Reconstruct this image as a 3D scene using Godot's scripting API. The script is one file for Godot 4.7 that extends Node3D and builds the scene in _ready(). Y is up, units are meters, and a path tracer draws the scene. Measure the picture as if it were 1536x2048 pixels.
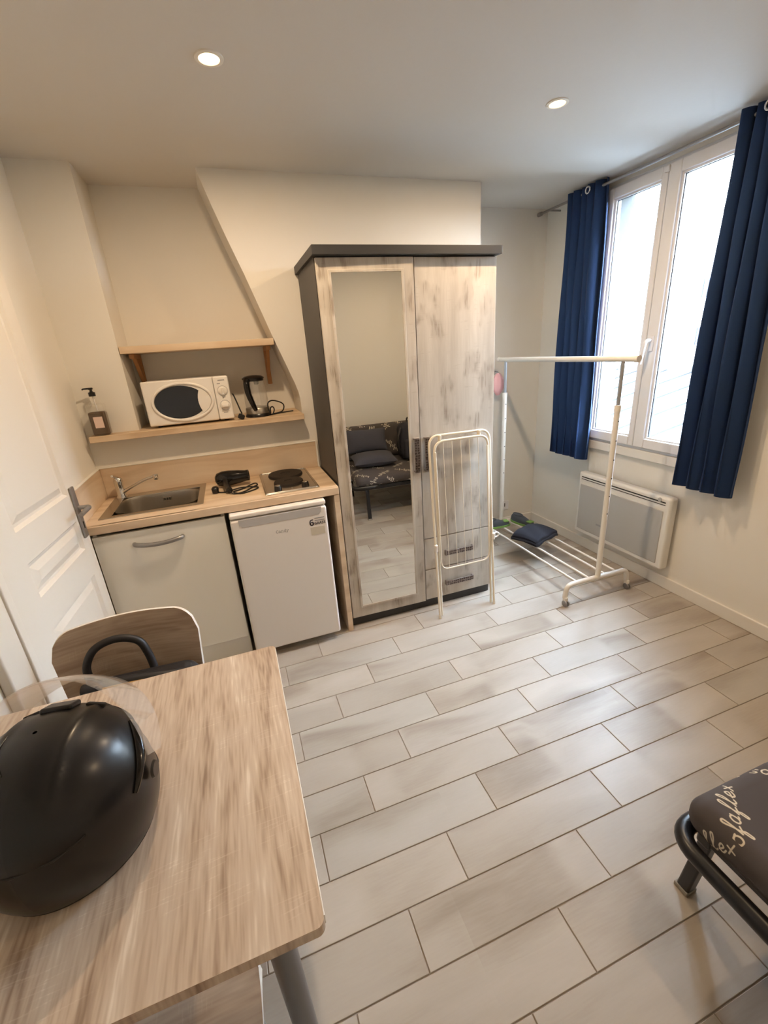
extends Node3D

# ---------------------------------------------------------------- mesh builder
class MB:
	var v := PackedVector3Array()
	var n := PackedVector3Array()
	var t := PackedVector2Array()

	func tri(a: Vector3, b: Vector3, c: Vector3, na: Vector3, nb: Vector3, nc: Vector3, ta := Vector2.ZERO, tb := Vector2.ZERO, tc := Vector2.ZERO) -> void:
		var g := (b - a).cross(c - a)
		if g.dot(na + nb + nc) > 0.0:
			v.append_array([a, c, b]); n.append_array([na, nc, nb]); t.append_array([ta, tc, tb])
		else:
			v.append_array([a, b, c]); n.append_array([na, nb, nc]); t.append_array([ta, tb, tc])

	func quad(a: Vector3, b: Vector3, c: Vector3, d: Vector3, m: Vector3) -> void:
		tri(a, b, c, m, m, m, Vector2(0, 0), Vector2(1, 0), Vector2(1, 1))
		tri(a, c, d, m, m, m, Vector2(0, 0), Vector2(1, 1), Vector2(0, 1))

	# plain box
	func box(c: Vector3, s: Vector3, b := Basis()) -> MB:
		var h := s * 0.5
		for ax in 3:
			for sg in [-1.0, 1.0]:
				var e := Vector3.ZERO; e[ax] = sg
				var p := Vector3.ZERO; p[(ax + 1) % 3] = 1.0
				var q := Vector3.ZERO; q[(ax + 2) % 3] = 1.0
				var o := e * h
				var m := b * e
				quad(c + b * (o - p * h - q * h), c + b * (o + p * h - q * h), c + b * (o + p * h + q * h), c + b * (o - p * h + q * h), m)
		return self

	func span(x0: float, x1: float, y0: float, y1: float, z0: float, z1: float) -> MB:
		return box(Vector3(x0 + x1, y0 + y1, z0 + z1) * 0.5, Vector3(x1 - x0, y1 - y0, z1 - z0))

	# box with rounded edges
	func rbox(c: Vector3, s: Vector3, r: float, k := 2, b := Basis()) -> MB:
		var h := s * 0.5
		r = minf(r, minf(h.x, minf(h.y, h.z)) * 0.999)
		var lists := []
		for ax in 3:
			var l := PackedFloat32Array()
			for i in k + 1:
				l.append(-(h[ax] - r) - r * tan(PI / 4.0 * (1.0 - float(i) / k)))
			for i in k + 1:
				l.append((h[ax] - r) + r * tan(PI / 4.0 * float(i) / k))
			lists.append(l)
		var inn := h - Vector3(r, r, r)
		for ax in 3:
			var u: int = (ax + 1) % 3
			var w: int = (ax + 2) % 3
			var lu: PackedFloat32Array = lists[u]
			var lw: PackedFloat32Array = lists[w]
			for sg in [-1.0, 1.0]:
				var P := []
				var N := []
				for i in lu.size():
					for j in lw.size():
						var q := Vector3.ZERO
						q[ax] = sg * h[ax]; q[u] = lu[i]; q[w] = lw[j]
						var iq := q.clamp(-inn, inn)
						var d := (q - iq).normalized()
						P.append(c + b * (iq + d * r)); N.append(b * d)
				var W := lw.size()
				for i in lu.size() - 1:
					for j in W - 1:
						var a0 := i * W + j
						tri(P[a0], P[a0 + W], P[a0 + W + 1], N[a0], N[a0 + W], N[a0 + W + 1])
						tri(P[a0], P[a0 + W + 1], P[a0 + 1], N[a0], N[a0 + W + 1], N[a0 + 1])
		return self

	func rspan(x0: float, x1: float, y0: float, y1: float, z0: float, z1: float, r: float, k := 2) -> MB:
		return rbox(Vector3(x0 + x1, y0 + y1, z0 + z1) * 0.5, Vector3(x1 - x0, y1 - y0, z1 - z0), r, k)

	# tube along points; r is a number or an array of numbers
	func tube(p: Array, r: Variant, seg := 10, closed := false) -> MB:
		var m := p.size()
		var fr := []
		var up := Vector3.UP
		for i in m:
			var a: Vector3 = p[(i - 1 + m) % m] if (closed or i > 0) else p[i]
			var c: Vector3 = p[(i + 1) % m] if (closed or i < m - 1) else p[i]
			var tg := (c - a).normalized()
			if i == 0:
				up = Vector3.UP if absf(tg.y) < 0.9 else Vector3.RIGHT
			var sd := tg.cross(up).normalized()
			up = sd.cross(tg).normalized()
			fr.append([sd, up, tg])
		var rings := []
		for i in m:
			var ri: float = r[i] if r is Array else r
			var ring := []
			for k in seg:
				var an := TAU * k / seg
				var d: Vector3 = fr[i][0] * cos(an) + fr[i][1] * sin(an)
				ring.append([p[i] + d * ri, d])
			rings.append(ring)
		for i in (m if closed else m - 1):
			var A: Array = rings[i]
			var B: Array = rings[(i + 1) % m]
			for k in seg:
				var k2 := (k + 1) % seg
				tri(A[k][0], B[k][0], B[k2][0], A[k][1], B[k][1], B[k2][1])
				tri(A[k][0], B[k2][0], A[k2][0], A[k][1], B[k2][1], A[k2][1])
		if not closed:
			for e in [0, m - 1]:
				var nn: Vector3 = fr[e][2] * (-1.0 if e == 0 else 1.0)
				for k in seg:
					tri(p[e], rings[e][k][0], rings[e][(k + 1) % seg][0], nn, nn, nn)
		return self

	# profile of (radius, height) turned about y, then placed by xf
	func lathe(pf: Array, seg := 24, xf := Transform3D()) -> MB:
		for i in pf.size() - 1:
			var a: Vector2 = pf[i]
			var b: Vector2 = pf[i + 1]
			var d := b - a
			if d.length() < 1e-6:
				continue
			var fn := Vector2(d.y, -d.x).normalized()
			var na := fn
			var nb := fn
			if i > 0:
				var e: Vector2 = (a - pf[i - 1])
				var f := Vector2(e.y, -e.x).normalized()
				if f.dot(fn) > 0.7:
					na = (f + fn).normalized()
			if i < pf.size() - 2:
				var e2: Vector2 = (pf[i + 2] - b)
				var f2 := Vector2(e2.y, -e2.x).normalized()
				if f2.dot(fn) > 0.7:
					nb = (f2 + fn).normalized()
			for k in seg:
				var c0 := cos(TAU * k / seg); var s0 := sin(TAU * k / seg)
				var c1 := cos(TAU * (k + 1) / seg); var s1 := sin(TAU * (k + 1) / seg)
				var P := [Vector3(a.x * c0, a.y, a.x * s0), Vector3(a.x * c1, a.y, a.x * s1), Vector3(b.x * c1, b.y, b.x * s1), Vector3(b.x * c0, b.y, b.x * s0)]
				var N := [Vector3(na.x * c0, na.y, na.x * s0), Vector3(na.x * c1, na.y, na.x * s1), Vector3(nb.x * c1, nb.y, nb.x * s1), Vector3(nb.x * c0, nb.y, nb.x * s0)]
				for q in 4:
					P[q] = xf * P[q]; N[q] = (xf.basis * N[q]).normalized()
				if a.x > 1e-6:
					tri(P[0], P[1], P[2], N[0], N[1], N[2])
				if b.x > 1e-6:
					tri(P[0], P[2], P[3], N[0], N[2], N[3])
		return self

	# polygon in the xy plane, thick along z from z0 to z1, then placed by xf
	func extrude(poly: PackedVector2Array, z0: float, z1: float, xf := Transform3D()) -> MB:
		var ix := Geometry2D.triangulate_polygon(poly)
		var fb := (xf.basis * Vector3(0, 0, 1)).normalized()
		for i in range(0, ix.size(), 3):
			for e in [[z1, fb], [z0, -fb]]:
				var z: float = e[0]
				var m: Vector3 = e[1]
				tri(xf * Vector3(poly[ix[i]].x, poly[ix[i]].y, z), xf * Vector3(poly[ix[i + 1]].x, poly[ix[i + 1]].y, z), xf * Vector3(poly[ix[i + 2]].x, poly[ix[i + 2]].y, z), m, m, m)
		var area := 0.0
		for i in poly.size():
			var j := (i + 1) % poly.size()
			area += poly[i].cross(poly[j])
		var m := poly.size()
		for i in m:
			var a := poly[i]
			var b := poly[(i + 1) % m]
			var d := b - a
			var o := Vector2(d.y, -d.x).normalized() * signf(area)
			var na := (xf.basis * Vector3(o.x, o.y, 0)).normalized()
			quad(xf * Vector3(a.x, a.y, z0), xf * Vector3(b.x, b.y, z0), xf * Vector3(b.x, b.y, z1), xf * Vector3(a.x, a.y, z1), na)
		return self

	# smooth surface from f(u, v), u and v in 0..1
	func surf(nu: int, nv: int, f: Callable, flip := false, keep: Variant = null) -> MB:
		var P := []
		for i in nu + 1:
			for j in nv + 1:
				P.append(f.call(float(i) / nu, float(j) / nv))
		var W := nv + 1
		var N := []
		for i in nu + 1:
			for j in W:
				var a: Vector3 = P[mini(i + 1, nu) * W + j] - P[maxi(i - 1, 0) * W + j]
				var b: Vector3 = P[i * W + mini(j + 1, nv)] - P[i * W + maxi(j - 1, 0)]
				var m := a.cross(b)
				if m.length() < 1e-12:
					m = Vector3.UP
				m = m.normalized()
				N.append(-m if flip else m)
		for i in nu:
			for j in nv:
				if keep != null and not keep.call((i + 0.5) / nu, (j + 0.5) / nv):
					continue
				var k := i * W + j
				var u0 := float(i) / nu; var u1 := float(i + 1) / nu
				var v0 := float(j) / nv; var v1 := float(j + 1) / nv
				tri(P[k], P[k + W], P[k + W + 1], N[k], N[k + W], N[k + W + 1], Vector2(u0, v0), Vector2(u1, v0), Vector2(u1, v1))
				tri(P[k], P[k + W + 1], P[k + 1], N[k], N[k + W + 1], N[k + 1], Vector2(u0, v0), Vector2(u1, v1), Vector2(u0, v1))
		return self

	# sheet with thickness: two offset surfaces and, if asked, its rim
	func sheet(nu: int, nv: int, f: Callable, th: float, faces := true, rim := true) -> MB:
		var P := []
		for i in nu + 1:
			for j in nv + 1:
				P.append(f.call(float(i) / nu, float(j) / nv))
		var W := nv + 1
		var N := []
		for i in nu + 1:
			for j in W:
				var a: Vector3 = P[mini(i + 1, nu) * W + j] - P[maxi(i - 1, 0) * W + j]
				var b: Vector3 = P[i * W + mini(j + 1, nv)] - P[i * W + maxi(j - 1, 0)]
				N.append(a.cross(b).normalized())
		var h := th * 0.5
		if faces:
			for sg in [-1.0, 1.0]:
				for i in nu:
					for j in nv:
						var q := [i * W + j, (i + 1) * W + j, (i + 1) * W + j + 1, i * W + j + 1]
						var A := []
						for x in q:
							A.append(P[x] + N[x] * h * sg)
						tri(A[0], A[1], A[2], N[q[0]] * sg, N[q[1]] * sg, N[q[2]] * sg)
						tri(A[0], A[2], A[3], N[q[0]] * sg, N[q[2]] * sg, N[q[3]] * sg)
		if rim:
			var loop := []
			for i in nu: loop.append(i * W)
			for j in nv: loop.append(nu * W + j)
			for i in nu: loop.append((nu - i) * W + nv)
			for j in nv: loop.append(nv - j)
			var ctr: Vector3 = f.call(0.5, 0.5)
			for k in loop.size():
				var a: int = loop[k]
				var b: int = loop[(k + 1) % loop.size()]
				var e: Vector3 = P[b] - P[a]
				var o := e.cross(N[a]).normalized()
				if o.dot(P[a] - ctr) < 0.0: o = -o
				quad(P[a] - N[a] * h, P[b] - N[b] * h, P[b] + N[b] * h, P[a] + N[a] * h, o)
		return self

	# flat mapping by the way each triangle faces, upright and unmirrored on every side
	func map_box(sc: float) -> MB:
		for i in range(0, v.size(), 3):
			var m := n[i] + n[i + 1] + n[i + 2]
			for k in 3:
				var p := v[i + k] * sc
				if absf(m.y) > absf(m.x) and absf(m.y) > absf(m.z):
					t[i + k] = Vector2(p.x, p.z)
				elif absf(m.x) > absf(m.z):
					t[i + k] = Vector2(p.z if m.x < 0 else -p.z, -p.y)
				else:
					t[i + k] = Vector2(-p.x if m.z < 0 else p.x, -p.y)
		return self

	func mesh() -> ArrayMesh:
		var a := []
		a.resize(Mesh.ARRAY_MAX)
		a[Mesh.ARRAY_VERTEX] = v
		a[Mesh.ARRAY_NORMAL] = n
		a[Mesh.ARRAY_TEX_UV] = t
		var m := ArrayMesh.new()
		m.add_surface_from_arrays(Mesh.PRIMITIVE_TRIANGLES, a)
		return m


# ---------------------------------------------------------------- scene helpers
var M := {}
const HC := 2.364      # ceiling height
const XW := 3.08       # window wall
const ZF := 3.0        # wall behind the camera

func mat(key: String, c: Color, rough := 0.6, metal := 0.0) -> StandardMaterial3D:
	var m := StandardMaterial3D.new()
	m.resource_name = key
	m.albedo_color = c
	m.roughness = rough
	m.metallic = metal
	M[key] = m
	return m

func obj(called: String, b: MB, m: Material, parent: Node = self) -> MeshInstance3D:
	var o := MeshInstance3D.new()
	o.name = called
	o.mesh = b.mesh()
	o.material_override = m
	parent.add_child(o, true)
	return o

var taken := {}
func numbered(called: String) -> String:
	var k: int = taken.get(called, 0)
	taken[called] = k + 1
	return called if k == 0 else "%s_%03d" % [called, k]

func thing(called: String, label: String, category: String, at := Vector3.ZERO, group := "") -> Node3D:
	var o := Node3D.new()
	o.name = numbered(called)
	add_child(o)
	o.position = at
	tag(o, label, category, group)
	return o

func tag(o: Node, label: String, category: String, group := "") -> void:
	o.set_meta("label", label)
	o.set_meta("category", category)
	if group != "":
		o.set_meta("group", group)

func structure(called: String) -> Node3D:
	var o := Node3D.new()
	o.name = called
	add_child(o)
	o.set_meta("kind", "structure")
	return o

func struct_mesh(called: String, b: MB, m: Material) -> MeshInstance3D:
	var o := obj(called, b, m)
	o.set_meta("kind", "structure")
	return o

func fillet(p: Array, r: float, k := 6, closed := false) -> Array:
	var out := []
	var m := p.size()
	for i in m:
		if not closed and (i == 0 or i == m - 1):
			out.append(p[i]); continue
		var a: Vector3 = p[(i - 1 + m) % m]
		var b: Vector3 = p[i]
		var c: Vector3 = p[(i + 1) % m]
		var d: float = minf(r, minf((a - b).length(), (c - b).length()) * 0.49)
		var s := b + (a - b).normalized() * d
		var e := b + (c - b).normalized() * d
		for j in k + 1:
			var w := float(j) / k
			out.append(s.lerp(b, w).lerp(b.lerp(e, w), w))
	return out

func smooth_path(p: Array, k := 6) -> Array:
	var out := []
	for i in p.size() - 1:
		var a: Vector3 = p[maxi(i - 1, 0)]
		var b: Vector3 = p[i]
		var c: Vector3 = p[i + 1]
		var d: Vector3 = p[mini(i + 2, p.size() - 1)]
		for j in k:
			out.append(b.cubic_interpolate(c, a, d, float(j) / k))
	out.append(p[p.size() - 1])
	return out

func text(s: String, size: float, m: Material, parent: Node, called: String, xf: Transform3D, bold := false, italic := false, family := "Droid Sans") -> MeshInstance3D:
	var f := SystemFont.new()
	f.font_names = PackedStringArray([family])
	if bold: f.font_weight = 700
	f.font_italic = italic
	var tm := TextMesh.new()
	tm.text = s
	tm.font = f
	tm.font_size = 64
	tm.pixel_size = size / 64.0
	tm.depth = 0.0008
	var o := MeshInstance3D.new()
	o.name = called
	o.mesh = tm
	o.material_override = m
	o.transform = xf
	parent.add_child(o, true)
	return o

# ---------------------------------------------------------------- textures
func noise(seed_: int, freq: float, w: int, h: int, rw: int, rh: int, oct := 3) -> PackedByteArray:
	var f := FastNoiseLite.new()
	f.seed = seed_
	f.noise_type = FastNoiseLite.TYPE_SIMPLEX_SMOOTH
	f.frequency = freq
	f.fractal_octaves = oct
	var im := f.get_seamless_image(w, h)
	im.convert(Image.FORMAT_L8)
	if w != rw or h != rh:
		im.resize(rw, rh, Image.INTERPOLATE_CUBIC)
	return im.get_data()

func tex(w: int, h: int, d: PackedByteArray, turn := false) -> ImageTexture:
	var im := Image.create_from_data(w, h, false, Image.FORMAT_RGB8, d)
	if turn:
		im.rotate_90(CLOCKWISE)
	return ImageTexture.create_from_image(im)

func ramp(stops: Array, x: float) -> Color:
	x = clampf(x, 0.0, 1.0)
	for i in stops.size() - 1:
		if x <= stops[i + 1][0]:
			var a: float = stops[i][0]
			var b: float = stops[i + 1][0]
			return (stops[i][1] as Color).lerp(stops[i + 1][1], (x - a) / maxf(b - a, 1e-6))
	return stops[stops.size() - 1][1]

# streaky wood, grain along v. Returns RGB bytes
func wood(S: int, sd: int, lut_stops: Array, wide: int, long: int, rings: float, fine: float, marks: int, warp := 0.0) -> PackedByteArray:
	var a := noise(sd, 0.03, wide, long, S, S, 4)
	var b := noise(sd + 1, 0.012, 256, 96, S, S, 2)
	var c := noise(sd + 2, 0.10, S, maxi(16, S / 12), S, S, 2)
	var lut := []
	for i in 256:
		lut.append(ramp(lut_stops, i / 255.0))
	var mk := PackedFloat32Array()
	mk.resize(S * S)
	var rg := RandomNumberGenerator.new()
	rg.seed = sd
	for k in marks:
		var cx := rg.randi() % S
		var cy := rg.randi() % S
		for q in rg.randi_range(3, 8):
			var y0 := cy + q * rg.randi_range(6, 13)
			var ln := rg.randi_range(S / 40, S / 10)
			var x0 := cx + rg.randi_range(-S / 30, S / 30)
			var sl := rg.randf_range(-0.15, 0.02)
			for x in ln:
				var yy := int(y0 + sl * x)
				var fade := sin(PI * x / ln)
				mk[((yy + S) % S) * S + (x0 + x + S) % S] += 0.16 * fade
				mk[((yy + 1 + S) % S) * S + (x0 + x + S) % S] += 0.08 * fade
	var out := PackedByteArray()
	out.resize(S * S * 3)
	for i in S * S:
		var px := i % S
		var bw := b[i] / 255.0
		var j := i - px + posmod(px + int((bw - 0.5) * warp), S)
		var x := a[j] / 255.0
		if rings > 0.0:
			x = 0.82 * x + 0.18 * (0.5 + 0.5 * sin(bw * rings * TAU + x * 1.5))
		x += fine * (c[i] / 255.0 - 0.5) + mk[i]
		var col: Color = lut[clampi(int(x * 255.0), 0, 255)]
		out[i * 3] = int(col.r * 255.0); out[i * 3 + 1] = int(col.g * 255.0); out[i * 3 + 2] = int(col.b * 255.0)
	return out

func tri_mat(key: String, t: Texture2D, sc: float, rough: float, tint := Color.WHITE, world := false, off := Vector3.ZERO) -> StandardMaterial3D:
	var m := mat(key, tint, rough)
	m.albedo_texture = t
	m.uv1_triplanar = true
	m.uv1_world_triplanar = world
	m.uv1_triplanar_sharpness = 8.0
	m.uv1_scale = Vector3(sc, sc, sc)
	m.uv1_offset = off
	return m

func c8(r: int, g: int, b: int) -> Color:
	return Color8(r, g, b)

func stamp(im: Image, x: float, y: float, r: float, c: Color) -> void:
	var S := im.get_width()
	for i in range(int(x - r - 1), int(x + r + 2)):
		for j in range(int(y - r - 1), int(y + r + 2)):
			var d := Vector2(i - x, j - y).length()
			if d < r + 0.5:
				var px := (i % S + S) % S
				var py := (j % S + S) % S
				im.set_pixel(px, py, im.get_pixel(px, py).lerp(c, clampf(r + 0.5 - d, 0, 1)))

# handwriting for the sofa cloth
const GLYPH := {
	"s": [0.62, [[0, .1, .3, 0, .5, .25, .25, .55, .15, .8, .4, 1, .6, .85]]],
	"o": [0.72, [[.35, .95, .08, .75, .08, .25, .35, .02, .62, .25, .62, .75, .35, .95, .72, .8]]],
	"f": [0.62, [[0, 0, .35, .9, .6, 1.8, .45, 2, .3, 1.6, .2, 0, .05, -.9, .2, -1, .35, -.4, .3, 0, .6, .2]]],
	"a": [0.82, [[.6, .85, .35, 1, .08, .7, .08, .2, .35, 0, .6, .3, .65, .95, .6, .1, .8, .1]]],
	"l": [0.6, [[0, .1, .4, 1.2, .45, 1.9, .25, 1.9, .2, .3, .4, 0, .6, .2]]],
	"e": [0.68, [[0, .3, .5, .6, .35, 1, .1, .7, .15, .15, .4, 0, .7, .3]]],
	"x": [0.62, [[0, .9, .55, .05], [.55, .95, 0, .05]]],
}
func scrawl(im: Image, word: String, at: Vector2, size: float, ang: float, c: Color) -> void:
	var x := 0.0
	for ch in word:
		var g: Array = GLYPH[ch]
		for st in g[1]:
			var pts := []
			for i in range(0, st.size(), 2):
				pts.append(Vector3(x + st[i] * 1.15 + 0.22 * st[i + 1], st[i + 1] * 0.85, 0))
			var sm := smooth_path(pts, 14)
			for p in sm:
				var q := Vector2(p.x, -p.y) * size
				q = q.rotated(ang) + at
				stamp(im, q.x, q.y, size * 0.085, c)
		x += g[0] * 1.55

func make_textures() -> Dictionary:
	var T := {}
	T.table = tex(1024, 1024, wood(1024, 11, [[0.0, c8(146, 124, 105)], [0.22, c8(174, 152, 131)], [0.5, c8(196, 176, 156)], [0.8, c8(208, 191, 172)], [1.0, c8(228, 215, 200)]], 460, 26, 3.0, 0.62, 70, 70.0))
	T.laminate = tex(512, 512, wood(512, 23, [[0.0, c8(150, 127, 107)], [0.5, c8(182, 159, 136)], [1.0, c8(204, 183, 160)]], 160, 14, 3.0, 0.36, 10, 60.0), true)
	T.worktop = tex(512, 512, wood(512, 31, [[0.0, c8(200, 174, 144)], [0.5, c8(217, 194, 166)], [1.0, c8(228, 209, 184)]], 200, 10, 0.0, 0.14, 4, 40.0), true)
	# tiles: wood look, grain along u, soft smoky streaks
	for k in 2:
		T["tile%d" % k] = tex(1024, 1024, wood(1024, 41 + 7 * k, [[0.0, c8(146, 135, 124)], [0.25, c8(162, 152, 141)], [0.5, c8(174, 166, 156)], [1.0, c8(186, 179, 170)]], 70, 16, 0.0, 0.12, 0, 130.0), true)
	# distressed white wood of the wardrobe
	var S := 1024
	var a := noise(61, 0.02, 300, 26, S, S, 4)
	var b := noise(62, 0.010, 340, 200, S, S, 4)
	var c := noise(63, 0.06, S, 70, S, S, 3)
	var d := noise(64, 0.05, 120, S, S, S, 2)
	var e := noise(65, 0.03, 512, 128, S, S, 4)
	var o := PackedByteArray(); o.resize(S * S * 3)
	for i in S * S:
		var base := 0.5 + 0.9 * (a[i] / 255.0 - 0.5) + 0.35 * (c[i] / 255.0 - 0.5)
		var zone := smoothstep(0.52, 0.82, b[i] / 255.0)
		var grain := smoothstep(0.42, 0.70, 0.55 * e[i] / 255.0 + 0.45 * c[i] / 255.0)
		var scuff := smoothstep(0.70, 0.88, d[i] / 255.0)
		var k := clampf(zone * (0.18 + 0.55 * grain) + 0.14 * scuff * grain, 0, 1)
		var col := c8(180, 172, 161).lerp(c8(208, 202, 193), base).lerp(c8(136, 124, 111), k)
		o[i * 3] = int(col.r * 255); o[i * 3 + 1] = int(col.g * 255); o[i * 3 + 2] = int(col.b * 255)
	T.drift = tex(S, S, o)
	# sofa cloth with handwriting in a zigzag
	var im := Image.create(1024, 1024, false, Image.FORMAT_RGB8)
	im.fill(c8(74, 68, 66))
	var ink := c8(206, 196, 174)
	for r in 4:
		for q in 2:
			var bx := q * 512.0 + (256.0 if r % 2 == 1 else 0.0)
			var by := r * 256.0 + 90.0
			scrawl(im, "sofaflex", Vector2(bx, by + 90), 27, -0.75, ink)
			scrawl(im, "sofaflex", Vector2(bx + 262, by - 70), 27, 0.75, ink)
	T.sofa = ImageTexture.create_from_image(im)
	# soft plaster relief
	var pn := NoiseTexture2D.new()
	pn.width = 512; pn.height = 512; pn.seamless = true; pn.as_normal_map = true; pn.bump_strength = 1.5
	var fn := FastNoiseLite.new(); fn.seed = 5; fn.frequency = 0.03; fn.fractal_octaves = 4
	pn.noise = fn
	T.plaster = pn
	return T

func make_materials() -> void:
	var T := make_textures()
	for w in [["wall", c8(229, 225, 216)], ["ceil", c8(216, 212, 205)]]:
		var m := mat(w[0], w[1], 0.75)
		m.normal_enabled = true; m.normal_texture = T.plaster; m.normal_scale = 0.12
		m.uv1_triplanar = true; m.uv1_world_triplanar = true; m.uv1_scale = Vector3(1.6, 1.6, 1.6)
	mat("paint", c8(228, 224, 216), 0.4)
	mat("door_paint", c8(226, 220, 210), 0.38)
	mat("upvc", c8(226, 226, 228), 0.3)
	mat("gasket_dark", c8(60, 62, 66), 0.5)  # own dark colour of the gasket lines
	mat("grout", c8(150, 140, 128), 0.9)
	for k in 6:
		var tint: Color = [Color(1, 1, 1), Color(0.98, 0.972, 0.96), Color(0.96, 0.952, 0.94), Color(1, 0.99, 0.975), Color(0.972, 0.975, 0.972), Color(0.99, 0.98, 0.965)][k]
		var m := tri_mat("tile%d" % k, T["tile%d" % (k % 2)], 1.25, 0.42, tint, true, Vector3(0.13 * k, 0, 0.29 * k))
		m.metallic_specular = 0.5
	tri_mat("table_wood", T.table, 1.15, 0.45)
	mat("white_edge", c8(226, 222, 214), 0.4)
	tri_mat("laminate", T.laminate, 2.0, 0.45)
	tri_mat("worktop", T.worktop, 1.5, 0.42)
	tri_mat("shelf_wood", T.worktop, 2.0, 0.5, c8(250, 246, 240))
	mat("pine", c8(178, 126, 78), 0.6)
	tri_mat("drift", T.drift, 1.35, 0.5)
	mat("anthracite", c8(62, 59, 57), 0.5)
	mat("anthracite_top", c8(46, 46, 46), 0.5)
	mat("mirror", c8(236, 238, 236), 0.0, 1.0)
	mat("white_lacquer", c8(238, 236, 228), 0.35)
	mat("fridge_white", c8(234, 230, 226), 0.35)
	mat("fridge_grey", c8(186, 184, 184), 0.4)
	mat("grey_metal", c8(150, 148, 146), 0.35, 0.7)
	mat("steel", c8(196, 192, 186), 0.24, 1.0)
	mat("steel_satin", c8(176, 170, 160), 0.38, 1.0)
	mat("chrome", c8(222, 222, 222), 0.08, 1.0)
	mat("iron", c8(44, 36, 30), 0.7, 0.2)
	mat("black_plastic", c8(22, 20, 20), 0.28)
	mat("black_gloss", c8(14, 13, 14), 0.12)
	mat("rubber", c8(26, 25, 25), 0.7)
	mat("mw_white", c8(232, 228, 222), 0.3)
	mat("mw_glass", c8(38, 42, 48), 0.12)
	mat("print_grey", c8(150, 148, 148), 0.6)
	mat("print_dark", c8(38, 36, 52), 0.6)
	mat("sticker", c8(206, 198, 182), 0.6)
	var gl := mat("glass", Color(0.96, 0.98, 0.98, 0.06), 0.02)
	gl.transparency = BaseMaterial3D.TRANSPARENCY_ALPHA
	var gk := mat("kettle_glass", Color(0.92, 0.92, 0.9, 0.10), 0.06)
	gk.transparency = BaseMaterial3D.TRANSPARENCY_ALPHA
	var gb := mat("soap_glass", Color(0.9, 0.88, 0.82, 0.04), 0.04)
	gb.transparency = BaseMaterial3D.TRANSPARENCY_ALPHA
	mat("soap", c8(72, 46, 16), 0.4)
	mat("label_paper", c8(222, 196, 184), 0.6)
	mat("powder_white", c8(232, 228, 220), 0.35)
	mat("powder_cream", c8(232, 224, 206), 0.35)
	mat("zinc", c8(176, 178, 180), 0.3, 0.9)
	mat("jeans", c8(36, 38, 48), 0.95)
	mat("shoe_grey", c8(64, 68, 72), 0.85)
	mat("shoe_green", c8(112, 148, 70), 0.8)
	mat("pink", c8(226, 172, 170), 0.85)
	mat("rad_white", c8(230, 228, 222), 0.35)
	mat("rad_grill", c8(176, 174, 170), 0.55)
	mat("slot", c8(40, 38, 36), 0.8)
	var cu := mat("curtain", c8(12, 42, 80), 0.9)
	cu.rim_enabled = true; cu.rim = 0.25; cu.rim_tint = 0.6
	cu.backlight_enabled = true; cu.backlight = c8(10, 24, 52)
	mat("helmet", c8(12, 12, 14), 0.36)
	M["helmet"].metallic_specular = 0.4
	M["helmet"].clearcoat_enabled = true; M["helmet"].clearcoat = 0.25; M["helmet"].clearcoat_roughness = 0.22
	mat("helmet_liner", c8(24, 22, 22), 0.95)
	var vz := mat("visor", Color(0.9, 0.9, 0.9, 0.10), 0.04)
	vz.transparency = BaseMaterial3D.TRANSPARENCY_ALPHA
	mat("bag_black", c8(22, 20, 22), 0.55)
	mat("gold", c8(190, 150, 90), 0.35, 0.9)
	mat("leg_grey", c8(126, 128, 132), 0.35, 0.6)
	mat("sofa", Color.WHITE, 0.9)
	M["sofa"].albedo_texture = T.sofa
	mat("frame_black", c8(14, 14, 18), 0.32)
	mat("cap_grey", c8(150, 146, 136), 0.6)
	mat("cushion_grey", c8(68, 68, 75), 0.95)
	mat("backpack", c8(34, 34, 42), 0.8)
	mat("facade", c8(196, 190, 180), 0.9)
	mat("facade_trim", c8(236, 232, 224), 0.8)
	mat("shutter", c8(26, 34, 50), 0.7)
	mat("roof_zinc", c8(100, 103, 106), 0.7, 0.0)
	mat("roof_seam_shade", c8(24, 26, 30), 0.8, 0.0)  # near-black: shadow gap along each seam put into the colour
	mat("gutter", c8(40, 50, 50), 0.7)
	mat("shade_and_chimney_grey", c8(62, 63, 60), 0.9)  # chimney grey; on the window reveal its shade is put into this colour
	mat("fitting", c8(230, 226, 216), 0.4)
	var bl := mat("bulb", c8(255, 236, 204), 0.4)
	bl.emission_enabled = true; bl.emission = c8(255, 222, 170); bl.emission_energy_multiplier = 6.0


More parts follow.
